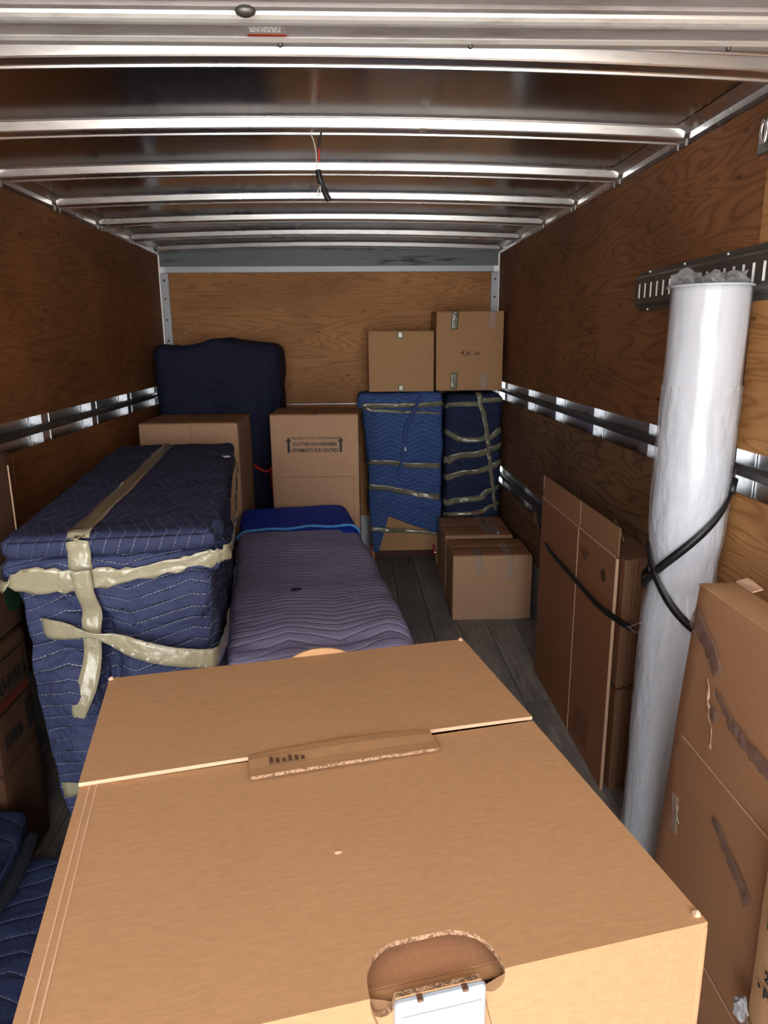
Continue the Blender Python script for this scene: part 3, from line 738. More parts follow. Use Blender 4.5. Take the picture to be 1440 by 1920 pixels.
# lower blanket corner: hangs as a point on the left and a slanted hem to the right
def hem(pts, name, yoff):
    bm = bmesh.new(); uvl = bm.loops.layers.uv.new('UVMap'); nx, nz = 22, 16; g = []; b = []
    for j in range(nz + 1):
        r = []; r2 = []
        for i in range(nx + 1):
            u = i / nx; v_ = j / nz
            top = Vector(pts[0]).lerp(Vector(pts[1]), u); bot = Vector(pts[3]).lerp(Vector(pts[2]), u); q = top.lerp(bot, v_)
            y = yoff + .008 * math.sin(q.x * 25 + q.y * 12)
            r.append(bm.verts.new((q.x, y, q.y))); r2.append(bm.verts.new((q.x, y + .008, q.y)))
        g.append(r); b.append(r2)
    def q4(vs):
        f = bm.faces.new(vs); f.smooth = True
        for l in f.loops: l[uvl].uv = (l.vert.co.x + 10, l.vert.co.z + 10)
    for j in range(nz):
        for i in range(nx):
            q4((g[j][i], g[j][i + 1], g[j + 1][i + 1], g[j + 1][i])); q4((b[j][i + 1], b[j][i], b[j + 1][i], b[j + 1][i + 1]))
    for j in range(nz): q4((g[j][0], g[j + 1][0], b[j + 1][0], b[j][0])); q4((g[j][nx], b[j][nx], b[j + 1][nx], g[j + 1][nx]))
    for i in range(nx): q4((g[nz][i], g[nz][i + 1], b[nz][i + 1], b[nz][i])); q4((g[0][i], b[0][i], b[0][i + 1], g[0][i + 1]))
    bmesh.ops.recalc_face_normals(bm, faces=bm.faces); return obj(name, bm, 'q_light', dn)
hem([(-.245, .46), (-.09, .46), (-.19, .10), (-.225, .11)], 'blanket_corner', -.158)
hem([(-.11, .46), (.258, .46), (.250, .225), (-.125, .37)], 'blanket_hem', -.150)
T = bvh(dnb)
Y0 = -.17
tape(dn, T, [(xl - .02, .05, 1.14), (xl, Y0, 1.138), (.0, Y0, 1.135), (xr, Y0, 1.150), (xr, 0, 1.15)], .034, 'tape_olive', .005, .02, 3, .004, seed=1)
tape(dn, T, [(xl, Y0, 1.125), (.0, Y0, 1.105), (xr, Y0, 1.085)], lambda t: .026 - .012 * t, 'tape_olive', .005, .02, 3, .004, seed=2)
tape(dn, T, [(xl, Y0, .745), (.0, Y0, .728), (xr, Y0, .722)], .040, 'tape_olive', .004, .02, 3, .004, seed=3)
tape(dn, T, [(xl, Y0, .590), (.0, Y0, .540), (xr, Y0, .500)], .042, 'tape_olive', .004, .02, 3, .004, seed=4)
P = resample([(-.245, -.172, .285), (-.12, -.176, .27), (-.0, -.155, .262), (.24, -.162, .236)], .02)
ribbon('tape_strip', P, [Vector((0, -1, .1))] * len(P), lambda t: .035 - .015 * t, 'tape_olive', dn, 3, .004, 5)
# rolled binding along the blanket edge and a white care tag
tube('blanket_binding', catmull([(.11, -.166, 1.20), (.05, -.190, 1.09), (.01, -.196, 1.0), (-.01, -.196, .87), (-.02, -.186, .76), (-.05, -.178, .66)], 6), .010, 'q_light', dn)
box('care_tag', (-.018, .008, -.200, -.197, .835, .862), 'paper', dn, .0005)

# night blue bundle spiralled with tape
nb = empty('wrapped_furniture', (.942, 4.925, 0)); tag(nb, 'night blue blanketed furniture wound with slanting olive tape in the back corner', 'furniture', 'blanket wrapped furniture')
def d_night(o, n):
    if n.y < -.4:
        o.y += .008 * math.sin(o.z * 60 + o.x * 12) * .6
        for c in (1.15, .94, .80, .66, .52, .43): o.y += .010 * math.exp(-((o.z - (c + (o.x) * .15)) / .03) ** 2)
    if n.z > .4: o.z += .006 * math.sin(o.x * 11)
    return o
nbb = soft('blanket', -.182, .196, -.19, .18, .10, 1.220, 'q_night', nb, .05, .015, .010, 7, 6.1, d_night)
for x in (-.16, .16):
    for y in (-.15, .14): box('foot', (x - .018, x + .018, y - .018, y + .018, 0, .12), 'wood', nb, .003)
box('red_label', (.03, .07, -.196, -.19, .395, .415), 'red', nb, .002)
T = bvh(nbb); a, b = -.20, .21
for i, (za, zm, zb, wd) in enumerate(((1.140, 1.16, 1.182, .034), (.965, .915, .972, .040), (.775, .81, .862, .048), (.650, .69, .753, .044), (.480, .51, .578, .042), (.392, .41, .466, .030))):
    tape(nb, T, [(a, -.05, za), (a, -.2, za), (a + .1, -.21, (za + zm) / 2 if i != 1 else .918), (0.02, -.21, zm), (b, -.21, zb), (b, -.05, zb)], wd, 'tape_olive', .005, .018, 3, .004, seed=i * 3.3)
tape(nb, T, [(.03, .05, 1.23), (.03, -.18, 1.24), (.045, -.21, 1.16), (.082, -.21, 1.03), (.112, -.21, .80), (.138, -.21, .62), (.180, -.21, .42)], lambda t: .042 - .018 * t, 'tape_olive', .008, .018, 3, .003, seed=20)

# ---------------------------------------------------------------- blanketed sofa in the middle
yaw = math.radians(7.0)
sf = empty('wrapped_furniture', (-.096, 3.045, 0), yaw); tag(sf, 'low long furniture under a greyed purple quilt and royal blue throw', 'furniture', 'blanket wrapped furniture')
hw, hd, HZ = .308, .985, .655
def d_sofa(o, n):
    if n.z > .3: o.z += -.010 * math.cos(o.y * 3) + .008 * math.sin(o.y * 8 + o.x * 3)
    f = max(0, min(1, (o.y + hd) / .14))
    if o.y < -hd + .25 and n.z > .2: o.z -= .03 * (1 - f) + .012 * math.exp(-((o.y + hd - .06) / .02) ** 2)
    if n.y < -.5: o.y += .022 * math.exp(-((o.z - (.57 + .02 * math.sin(o.x * 8))) / .012) ** 2) - .018 * math.exp(-((o.z - .62) / .03) ** 2)
    return o
q = soft('grey_quilt', -hw, hw, -hd, .44, .02, HZ, 'q_grey', sf, .055, .016, .009, 5, 2.2, d_sofa)
q['label'] = 'greyed purple quilt with white zigzag stitching'
q = soft('blue_throw', -hw + .004, hw - .004, .30, hd, .02, HZ - .008, 'q_blue', sf, .05, .025, .006, 5, 3.2)
q['label'] = 'royal blue fleece throw'
bm = bmesh.new()
P = []
for i in range(61):
    x = -hw - .002 + (2 * hw + .004) * i / 60; P.append(Vector((x, .425 + .012 * math.sin(x * 7 + 1), HZ + .004 + .008 * fnoise(Vector((x, 0, 0)), 9) - (.035 * max(0, (abs(x) - hw + .045) / .045) ** 2))))
fr = tube('fringe', P, .007, 'q_fringe', sf, 6, lambda t: 1 + .5 * noise.noise(Vector((t * 40, 0, 0)))); fr['label'] = 'light blue fringed edge'
bm = bmesh.new(); bmesh.ops.create_icosphere(bm, subdivisions=2, radius=.02)
for v in bm.verts: v.co = Vector((v.co.x * 1.2, v.co.y * .9, v.co.z * .25)) * (1 + .5 * fnoise(v.co, 90))
o_ = obj('torn_patch', bm, 'q_navy', sf); o_.location = (-.055, -.49, HZ + .004)

# ---------------------------------------------------------------- big taped bundle on the left
yaw = math.radians(7.6)
ds = empty('wrapped_furniture', (-.634, 2.705, 0), yaw); tag(ds, 'large navy quilted bundle with overhanging top strapped in beige packing tape', 'furniture', 'blanket wrapped furniture')
hw, hd = .280, .865
def d_body(o, n):
    if n.y < -.4:
        cx = -.048 + .05 * (.8 - o.z)
        o.y += .095 * math.exp(-((o.x - cx) / .026) ** 2) * max(0, min(1, (.86 - o.z) * 14)) 
        o.y += -.045 * math.exp(-((o.x - cx + .09) / .07) ** 2) * max(0, min(1, (.84 - o.z) * 5))
        o.y += .022 * math.exp(-((o.z - (.765 - .16 * (o.x + .25))) / .025) ** 2)
        o.y += -.025 * math.exp(-((o.z - .88) / .07) ** 2) * max(0, min(1, (o.x + .1) * 6))
        o.y += .05 * math.exp(-(((o.x + .11) * .8 + (o.z - .88)) / .028) ** 2) * (1 if o.x < -.03 else 0)
    o.x += .060 * max(0, min(1, (.60 - o.z) / .5)) * (1 if o.x < 0 else 0)
    if n.x < -.4: o.x += .045 * max(0, min(1, (.97 - o.z) * 6)) + .015 * math.exp(-((o.z - .80) / .03) ** 2)
    if n.x > .4: o.x += -.012 * math.exp(-((o.z - .72) / .03) ** 2) + .012 * math.sin(o.y * 14 + o.z * 8)
    return o
db = soft('blanket', -hw + .01, hw - .030, -hd + .02, hd - .02, .02, .985, 'q_dresser', ds, .05, .0155, .015, 7, 7.7, d_body)
def d_slab(o, n):
    if n.x > .3 and o.y < -hd + .22: o.x += .014 * math.sin(o.y * 48); o.z += .006 * math.sin(o.y * 40)
    if n.z > .5 and o.z > 1.05: o.z += .006 * math.exp(-(o.y - .50) ** 2 / .0006) - .004
    return o
sl = soft('top_blanket', -hw, hw, -hd, hd, 1.018, 1.085, 'q_slab', ds, .030, .014, .006, 6, 5.5, d_slab, swap=True)
sl2 = soft('blanket_fold', -hw - .002, hw + .002, -hd - .004, hd, .958, 1.022, 'q_dresser', ds, .026, .016, .006, 6, 15.5, d_slab)
TB = bvh(db); TS = bvh(sl, sl2)
Lc = lambda *p: to_local(ds, p)
tape(ds, TS, [Lc(-.775, 3.52, 1.09), Lc(-.69, 2.7, 1.09), Lc(-.607, 1.86, 1.09)], .055, 'tape_dull', .003, .03, 4, .001)
pA = Lc(-.607, 1.84, 1.0)
tape(ds, TS, [Lc(-.605, 1.90, 1.095), Lc(-.600, 1.83, 1.088), Lc(-.598, 1.81, 1.05), Lc(-.592, 1.81, .98)], .058, 'tape', .004, .012, 4, .002)
# free hanging tail of that strip
P = catmull([Lc(-.591, 1.805, .995), Lc(-.586, 1.812, .93), Lc(-.582, 1.835, .87), Lc(-.588, 1.832, .82), Lc(-.592, 1.830, .74), Lc(-.610, 1.815, .66), Lc(-.632, 1.805, .60), Lc(-.640, 1.81, .565)], 6)
ribbon('tape_tail', P, [Vector((0, -1, 0))] * len(P), lambda t: .052 * (1 - .12 * math.sin(t * 9) ** 2) * (1 if t < .85 else 1 - (t - .85) * 3), 'tape', ds, 4, .003, 3)
# crumpled band round the overhang
fl, frn = -hw - .004, hw + .022
P = [Vector(p) for p in ((fl, .3, .99), (fl, -hd + .05, .985), (fl + .03, -hd - .010, .972), (fl + .16, -hd - .012, .966), (0, -hd - .012, .966), (.14, -hd - .010, .985), (frn - .05, -hd - .014, 1.003), (frn - .004, -hd + .012, 1.010), (frn + .010, -hd + .10, 1.012), (frn + .012, -.40, 1.015), (frn + .004, 0, 1.02), (frn - .002, .45, 1.03))]
C_ = catmull(P, 7); N_ = []
for p in C_:
    v = Vector((0, 0, 0))
    v.x = -1 if p.x < -hw + .04 else (1 if p.x > hw - .03 else 0)
    v.y = -1 if p.y < -hd + .02 else 0
    v.z = -.12
    N_.append(v.normalized() if v.length > .1 else Vector((0, -1, 0)))
for _ in range(3): N_ = [(N_[max(0, i - 1)] + N_[i] + N_[min(len(N_) - 1, i + 1)]).normalized() for i in range(len(N_))]
nP = len(C_)
ribbon('tape_band', C_, N_, lambda t: .040 + .034 * max(0, 1 - abs(t - .26) / .13) + .006 * math.sin(t * 60), 'tape', ds, 6, .007, 9, .006)
# pinched lower band
P = catmull([Lc(-.738, 1.86, .825), Lc(-.70, 1.822, .828), Lc(-.64, 1.815, .82), Lc(-.585, 1.808, .812), Lc(-.53, 1.815, .795), Lc(-.45, 1.812, .762), Lc(-.38, 1.822, .738), Lc(-.30, 1.838, .722), Lc(-.262, 1.862, .718), Lc(-.262, 2.0, .715), Lc(-.285, 2.2, .71)], 6)
N_ = []
for i, p in enumerate(P):
    t = i / (len(P) - 1); N_.append(Vector((0, -1, 0)) if t < .72 else Vector((.7, -.7, 0)) if t < .82 else Vector((1, 0, 0)))
ribbon('tape_band', P, N_, lambda t: .056 - .042 * math.exp(-((t - .31) / .10) ** 2), 'tape', ds, 4, .004, 14)
tape(ds, TB, [Lc(-.72, 2.0, .33), Lc(-.715, 1.83, .33), Lc(-.64, 1.80, .335), Lc(-.45, 1.80, .345)], .05, 'tape', .004, .015, 3, .002, 'tape_band', seed=17)
t_ = box('care_tag', (-.014, .014, -.018, .018, 0, .003), 'paper', ds, .001); t_.location = Lc(-.420, 3.08, 1.088); t_.rotation_euler = (0, 0, .35)

# ---------------------------------------------------------------- printed cartons along the left wall
LB = [('stacked_carton', 'lowest shade-toned cardboard carton of the left wall stack', 0, .345, -.002),
      ('stacked_carton', 'shade-toned carton with a red striped logo in the left wall stack', .350, .372, 0),
      ('stacked_carton', 'flat shade-toned carton with a green round mark in the left wall stack', .740, .182, .0),
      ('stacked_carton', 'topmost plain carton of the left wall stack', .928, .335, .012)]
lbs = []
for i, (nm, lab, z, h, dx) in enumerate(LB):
    c, b_, W, D = carton(nm, lab, -1.155, -.902 + dx, 1.87, 2.105 + (.03 if i == 3 else 0), z, h, 'card_shade', 0, 'cartons stacked along the left wall', 'y', seed=20 + i)
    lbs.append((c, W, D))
RX = (math.pi / 2, 0, math.pi / 2)     # faces +x
c, W, D = lbs[1]
text(c, 'U-HAUL', .066, (W + .006, .086, .255), RX, 'ink', .002, align='RIGHT', sx=.72)
box('logo_stripe', (W + .0045, W + .006, -.10, .088, .190, .215), 'ink_orange_shade', c, 0)
bm = bmesh.new()
for z0 in (.178, .330):
    bx(bm, W + .005, W + .006, -.11, .098, z0, z0 + .005)
for y0 in (-.11, .094): bx(bm, W + .005, W + .006, y0, y0 + .005, .178, .335)
obj('logo_frame', bm, 'ink', c)
bm = bmesh.new(); bmesh.ops.create_circle(bm, cap_ends=True, radius=.085, segments=32)
rg = bmesh.ops.inset_region(bm, faces=bm.faces[:], thickness=.008)
inner = [f for f in bm.faces if len(f.verts) > 4]; bmesh.ops.delete(bm, geom=inner, context='FACES_ONLY')
o_ = obj('printed_ring', bm, 'ink', c); o_.location = (W + .0055, -.045, .085); o_.rotation_euler = RX
text(c, '100%', .055, (W + .006, -.045, .085), RX, 'ink', .002, sx=.9)
bm = bmesh.new()
for j in range(4): bx(bm, W + .005, W + .006, .045, .108, .06 + j * .026, .074 + j * .026)
obj('printed_lines', bm, 'ink', c)
c, W, D = lbs[2]
bm = bmesh.new(); bmesh.ops.create_circle(bm, cap_ends=True, radius=.05, segments=24)
o_ = obj('printed_disc', bm, 'ink_green', c); o_.location = (W + .0055, .070, .105); o_.rotation_euler = RX
bm = bmesh.new()
for j in range(5): bx(bm, W + .0058, W + .0064, .032, .108, .075 + j * .014, .080 + j * .014)
obj('printed_lines', bm, 'ink', c)
c, W, D = lbs[3]
box('torn_edge', (W + .003, W + .007, D - .03, D - .026, .02, .30), 'card_edge', c, .001)
bm = bmesh.new(); bmesh.ops.create_circle(bm, cap_ends=True, radius=.05, segments=24)
o_ = obj('hand_hole', bm, 'ink', c); o_.location = (W + .0055, D - .16, .20); o_.rotation_euler = RX; o_.scale = (1.1, .6, 1)
kb = empty('strap_ratchet', (-.98, 2.02, 1.265)); tag(kb, 'dark strap end lying on the topmost carton by the left wall', 'strap')
tube('strap_bundle', catmull([(-.10, -.05, .03), (-.03, .02, .045), (.03, .05, .035), (.06, .085, .022)], 6), .022, 'black', kb, 8, lambda t: 1 - .35 * t)
tube('strap_loop', catmull([(-.05, -.06, .024), (.0, -.01, .02), (.05, .03, .02)], 5), .018, 'black', kb)

for z0, h_, lab in ((0, .62, 'unseen lower carton added beside the open rear to block light'), (.625, .60, 'unseen upper carton added on its twin to block light')):
    carton('light_block_carton', lab, -1.15, -.66, .10, .74, z0, h_, 'card', 0, 'unseen cartons added by the open rear to block light', 'y', seed=60 + z0)  # two out-of-frame cartons added to keep daylight off the left side
# folded blankets on the floor at the left
fb = empty('folded_blanket', (-.765, 1.30, 0)); tag(fb, 'wide blue quilted blanket folded flat on the floor beside the big carton', 'blanket', 'folded blankets on the floor')
soft('blanket_fold', -.38, .36, -.50, .48, .0, .085, 'q_pile', fb, .035, .022, .008, 6, 3.3)
soft('blanket_fold', -.375, .35, -.49, .47, .083, .165, 'q_pile', fb, .035, .018, .010, 6, 8.3)
tube('blanket_binding', catmull([(.352, -.45, .12), (.356, 0, .12), (.350, .48, .12)]), .014, 'blackcloth', fb)
fb2 = empty('folded_blanket', (-.98, 1.40, .183)); tag(fb2, 'slate blanket with black binding tossed over the wider folded blanket', 'blanket', 'folded blankets on the floor')
def d_top(o, n):
    o.x += -.12 * (o.y + .4) * 0 + (.02 * math.sin(o.y * 9)); 
    if o.x > .05 and o.y > .28: o.z += .03 * (o.y - .28) / .14
    return o
soft('blanket_fold', -.17, .165, -.45, .43, .0, .055, 'q_pile_dark', fb2, .022, .018, .010, 7, 2.9, d_top)
tube('blanket_binding', catmull([(.178 + .02 * math.sin(y * 9), y, .016) for y in (-.44, -.2, 0, .2, .40)]), .020, 'blackcloth', fb2)
tube('frayed_edge', catmull([(.160 + .02 * math.sin(y * 9), y, .052) for y in (-.44, -.2, 0, .2, .36)]), .005, 'q_pile', fb2)

# ---------------------------------------------------------------- flattened cartons strapped to the right wall
def flat_piece(root, name, y0, y1, z0, z1, x0, t, mats=('card_red', 'flute')):
    bm = bmesh.new(); fs = bx(bm, x0, x0 + t, y0, y1, z0, z1)
    fs[2].material_index = 1; fs[4].material_index = 1; fs[1].material_index = 1; fs[0].material_index = 1
    return obj(name, bm, list(mats), root)
f0 = empty('flattened_carton', (1.0, 2.68, 0), 0, 0, math.radians(0)); tag(f0, 'front flattened carton of the strapped stack, flaps up and printed square at its foot', 'cardboard', 'flattened cartons against the right wall')
ym = -.075
for y0, y1 in ((-.475, ym - .002), (ym + .002, .46)):
    flat_piece(f0, 'panel', y0, y1, 0, .868, -.004, .006)
    fp = flat_piece(f0, 'flap', y0 + (.0 if y0 < -.1 else .003), y1 - .003, .872, .972, -.001, .006, ('card_dark', 'flute'))
for y0, y1 in ((-.47, .455),): box('crease_line', (-.0055, -.003, y0, y1, .8665, .8735), 'card_edge', f0, .0005)
box('crease_line', (-.0058, -.003, ym - .004, ym + .004, .0, .868), 'card_edge', f0, .0005)
box('crease_line', (-.002, .005, ym - .004, ym + .003, .875, .972), 'card_edge', f0, .0005)
box('crease_line', (-.002, .005, .452, .460, .90, .972), 'card_edge', f0, .0005)
box('folded_edge', (-.0065, .004, -.482, -.472, .0, .868), 'card_edge', f0, .002)
bm = bmesh.new()
pts = [(-.46, .972), (-.40, .982), (-.385, .95), (-.43, .945), (-.475, .925)]
a = [bm.verts.new((.006 + random.uniform(-.006, .02), y, z)) for y, z in pts]; bm.faces.new(a)
ex = bmesh.ops.extrude_face_region(bm, geom=bm.faces[:]); bmesh.ops.translate(bm, verts=[v for v in ex['geom'] if isinstance(v, bmesh.types.BMVert)], vec=(-.004, .001, .004))
bmesh.ops.recalc_face_normals(bm, faces=bm.faces); obj('torn_corner', bm, 'flute', f0)
RM = (math.pi / 2, 0, -math.pi / 2)    # faces -x
bm = bmesh.new()
for z0, a, b in ((.802, .24, .31), (.787, .25, .32), (.772, .255, .305)): 
    y = -.44 + a
    while y < -.44 + b - .004:
        d = random.uniform(.006, .014); bx(bm, -.0046, -.0042, y, y + d, z0 - .005, z0 + .005); y += d + .003
obj('printed_lines', bm, 'ink_brown', f0)
bm = bmesh.new(); bmesh.ops.create_circle(bm, cap_ends=True, radius=.024, segments=20); o_ = obj('printed_disc', bm, 'ink_brown', f0); o_.location = (-.0046, -.365, .772); o_.rotation_euler = RM
bm = bmesh.new()
for j in range(9): bx(bm, -.0046, -.0042, -.30, -.165, .055 + j * .0135, .0585 + j * .0135)
for y0 in (-.31, -.158): bx(bm, -.0046, -.0042, y0, y0 + .0025, .03, .185)
obj('printed_square', bm, 'ink_brown', f0)
ORD = 'second third fourth fifth sixth seventh eighth ninth tenth eleventh twelfth'.split()
fsrc = None
for i in range(11):
    if fsrc is None:
        r = empty('flattened_carton', (1.024, 2.66, 0)); fsrc = r
        for xo in (0.0, .0056):
            flat_piece(r, 'panel', -.46, .44, .40, .862, xo, .0046); flat_piece(r, 'panel', -.462, .442, 0, .392, xo, .0046)
        box('fold_edge', (-.0005, .0107, .438, .446, 0, .86), 'card_red', r, .002)
        box('crease_line', (-.0004, .0106, -.456, .436, .391, .401), 'ink_brown', r, .0005)
    else:
        r = fsrc.copy(); COL.objects.link(r)
        for ch in fsrc.children:
            q = ch.copy(); COL.objects.link(q); q.parent = r
    r.location = (1.024 + i * .0118, 2.66 + random.uniform(-.010, .010) + i * .0035, 0); r.rotation_euler = (0, 0, math.radians(random.uniform(-.03, .03)))
    tag(r, 'flattened brown carton, %s sheet counted from the front of the strapped stack' % ORD[i], 'cardboard', 'flattened cartons against the right wall')

bg1 = empty('bungee_strap', (.985, 2.6, .68)); tag(bg1, 'black rubber strap sagging across the flattened cartons with a wire hook', 'strap')
P = catmull([(.03, .565, -.012), (-.002, .33, -.008), (-.003, 0, -.014), (-.003, -.26, -.018), (-.004, -.44, .0), (.01, -.545, .008)], 8)
ribbon('rubber_band', P, [Vector((-1, 0, 0))] * len(P), .024, 'black', bg1, 2, .0003)
P2 = [p + Vector((-.0035, 0, 0)) for p in P]; ribbon('rubber_band', P2, [Vector((-1, 0, 0))] * len(P2), .015, 'black', bg1, 2, .0003)
tube('strap_eye', [(.0, -.50, .006), (.012, -.548, .006)], .011, 'black', bg1)
tube('wire_hook', catmull([(.010, -.545, .008), (.02, -.565, .0), (.04, -.60, .012), (.06, -.64, .022), (.075, -.67, .03)]), .0022, 'alu', bg1)
tube('wire_hook', catmull([(.010, -.545, .008), (.03, -.56, .026), (.05, -.57, .035)]), .0022, 'alu', bg1)

# ---------------------------------------------------------------- plastic roll
RC = Vector((1.052, 1.85, 0)); RR = .098; RH = 1.70
tilt = lambda z: Vector((-.014 * (1 - z / RH), .0, 0))
rl = empty('plastic_roll', RC); tag(rl, 'tall roll of clear plastic film standing upright by the slotted track', 'roll')
def lathe_roll(name, rad, z0, z1, mat, amp, nseg=72, dz=.012, seed=0.0, top=True, fn=None):
    bm = bmesh.new(); rings = []; n = int((z1 - z0) / dz)
    for i in range(n + 1):
        z = z0 + (z1 - z0) * i / n; ring = []
        for k_ in range(nseg):
            a = 2 * math.pi * k_ / nseg; p = Vector((math.cos(a), math.sin(a), z))
            r = rad + amp * noise.noise(Vector((p.x * 3 + seed, p.y * 3, z * 5))) + amp * .6 * noise.noise(Vector((p.x * 9 + seed, p.y * 9, z * 14)))
            if fn: r += fn(a, z)
            q = tilt(z); ring.append(bm.verts.new((p.x * r + q.x, p.y * r + q.y, z)))
        rings.append(ring)
    for a, b in zip(rings, rings[1:]):
        for k_ in range(nseg): bm.faces.new((a[k_], a[(k_ + 1) % nseg], b[(k_ + 1) % nseg], b[k_]))
    if top: bm.faces.new(rings[-1]); bm.faces.new(rings[0][::-1])
    return obj(name, bm, mat, rl, True)
def pinch(a, z):
    d = 0
    for zc, w_ in ((.98, .05), (.90, .05)): d -= .010 * math.exp(-((z - zc) / w_) ** 2)
    return d
lathe_roll('film_core', RR - .006, 0, RH, 'film_core', .0025, seed=1, fn=pinch)
lathe_roll('film_sleeve', RR, .01, 1.455, 'film', .0022, 96, .008, 5, False, lambda a, z: pinch(a, z) + .004 * abs(noise.noise(Vector((math.cos(a) * 6 + z * 3, math.sin(a) * 6, z * 9)))))
lathe_roll('film_sleeve', RR - .002, 1.44, RH + .004, 'film_taut', .0012, 72, .012, 8, False)
ring_pts = [(RR * math.cos(a), RR * math.sin(a), RH + .003) for a in [2 * math.pi * i / 40 for i in range(41)]]
tube('film_rim', ring_pts, .0035, 'film_core', rl, 6, cap=False)
bm = bmesh.new()
for cx_, cy_, s_ in ((-.045, .035, .040), (.02, .02, .036), (.045, -.02, .034), (-.01, -.03, .026)):
    r = bmesh.ops.create_icosphere(bm, subdivisions=3, radius=s_)
    for v in r['verts']:
        v.co = v.co * (1 + .5 * noise.noise(v.co * 60) + .25 * noise.noise(v.co * 140)); v.co.z = v.co.z * .75; v.co += Vector((cx_, cy_, RH + .014))
cr = obj('crumpled_film', bm, 'crumple', rl, False); cr['label'] = 'crumpled clear film stuffed in the top of the roll'
def on_roll(a, z, r=.104): q = tilt(z); return Vector((math.cos(a) * r + q.x, math.sin(a) * r + q.y, z))
b2 = empty('bungee_strap', RC); tag(b2, 'black rubber strap crossing round the plastic roll', 'strap')
def wrap(a0, z0, a1, z1, wd, n=28, bow=0.0):
    P = []; N = []
    for i in range(n + 1):
        t = i / n; a = math.radians(a0 + (a1 - a0) * t); z = z0 + (z1 - z0) * t + bow * math.sin(t * math.pi); P.append(on_roll(a, z)); N.append(Vector((math.cos(a), math.sin(a), 0)))
    ribbon('rubber_band', P, N, wd, 'black', b2, 2, .0002)
    ribbon('rubber_band', [p + n_ * .0025 for p, n_ in zip(P, N)], N, wd * .6, 'black', b2, 2, .0002)
wrap(-30, 1.205, -185, .90, .022); wrap(-185, 1.03, -60, .77, .022, bow=-.035); wrap(-185, .90, -300, .95, .022)
tube('wire_hook', catmull([on_roll(math.radians(-30), 1.205), on_roll(math.radians(-12), 1.225, .108), (.118, .005, 1.235), (.120, .03, 1.238), (.112, .045, 1.225)]), .0025, 'alu', b2)
tube('strap_eye', [on_roll(math.radians(-44), 1.18), on_roll(math.radians(-29), 1.212)], .010, 'black', b2)

# ---------------------------------------------------------------- tall flat carton at the right
fx0, fx1, fy0, fy1, fh = .918, 1.005, 1.105, 1.505, 1.03
fcn = empty('flat_carton', ((fx0 + fx1) / 2, (fy0 + fy1) / 2, 0), 0); tag(fcn, 'tall thin cardboard carton with torn tape scraps standing beside the plastic roll', 'box')
W, D = (fx1 - fx0) / 2, (fy1 - fy0) / 2
def d_lean(o, n):
    if o.y > 0: o.y += .115 * (1 - o.z / fh)
    return o
soft('body', -W, W, -D, D, 0, fh - .003, 'card_dark', fcn, .005, .05, .003, 3, 31, d_lean)
fl_ = soft('top_flap', -W + .001, W - .001, -D, D, fh - .004, fh, 'card', fcn, .002, .05, .001, 3, 32)
bm = bmesh.new(); a = [bm.verts.new(p) for p in ((W - .004, D - .075, fh + .002), (W + .022, D - .07, fh + .006), (W + .028, D - .02, fh + .008), (W + .018, D - .012, fh + .012), (W - .004, D - .006, fh + .002))]
bm.faces.new(a); ex = bmesh.ops.extrude_face_region(bm, geom=bm.faces[:]); bmesh.ops.translate(bm, verts=[v for v in ex['geom'] if isinstance(v, bmesh.types.BMVert)], vec=(0, 0, .003))
bmesh.ops.recalc_face_normals(bm, faces=bm.faces); obj('torn_flap', bm, 'card_edge', fcn)
for z in (.64, .17): box('crease_line', (-W - .0045, -W - .0015, -D + .01, D - .0, z, z + .0025), 'card_edge', fcn, .0004)
def scrap(pts, wd, mat, seed):
    P = resample([(-W - .006, y - (fy0 + fy1) / 2, z) for y, z in pts], .012)
    ribbon('tape_scrap', P, [Vector((-1, 0, 0))] * len(P), wd, mat, fcn, 4, .003, seed, .004)
scrap([(1.505, .955), (1.45, .93), (1.40, .90), (1.372, .868)], lambda t: .060 - .02 * t, 'tape_brown', 1)
scrap([(1.41, .84), (1.40, .79), (1.375, .74), (1.37, .69)], lambda t: .006, 'card_edge', 2)
scrap([(1.385, .775), (1.36, .77)], .03, 'tape_brown', 3)
scrap([(1.375, .83), (1.30, .79), (1.22, .775), (1.10, .765)], lambda t: .020 + .02 * t, 'tape_brown', 3)
scrap([(1.325, .545), (1.26, .51), (1.20, .485), (1.17, .462)], lambda t: .018 + .02 * t, 'tape_brown', 4)
scrap([(1.555 - .055, .48), (1.495, .43), (1.492, .38)], .03, 'tape_clear', 5)
scrap([(1.492, .46), (1.476, .42)], .012, 'tape', 6)

# printed carton at the lower right corner
nr = empty('printed_carton', (1.0, .80, 0), 0); tag(nr, 'cardboard carton with black lettering and a green mark at the lower right edge', 'box')
soft('body', -.118, .13, -.26, .285, 0, .70, 'card', nr, .006, .05, .002, 4, 41)
soft('flap', -.116, .004, -.258, .283, .699, .704, 'card', nr, .002, .05, .001, 4, 42)
soft('flap', .008, .128, -.258, .283, .699, .704, 'card', nr, .002, .05, .001, 4, 43)
X_ = -.1245
text(nr, '2', .030, (X_, .232, .430), RM, 'ink', .0008)
text(nr, '\u2022 POUR', .030, (X_, .256, .393), RM, 'ink', .0008, align='LEFT')
text(nr, '1', .030, (X_, .236, .487), RM, 'ink', .0008)
box('green_mark', (X_ - .0005, X_ + .001, .08, .251, .522, .575), 'ink_green', nr, 0)
bm = bmesh.new(); r = bmesh.ops.create_icosphere(bm, subdivisions=3, radius=.022)
for v in r['verts']: v.co = Vector((v.co.x * .5, v.co.y * .7, v.co.z * 1.1)) * (1 + .5 * noise.noise(v.co * 80))
o_ = obj('tape_wad', bm, 'crumple', nr); o_.location = (X_ - .004, .288, .30)
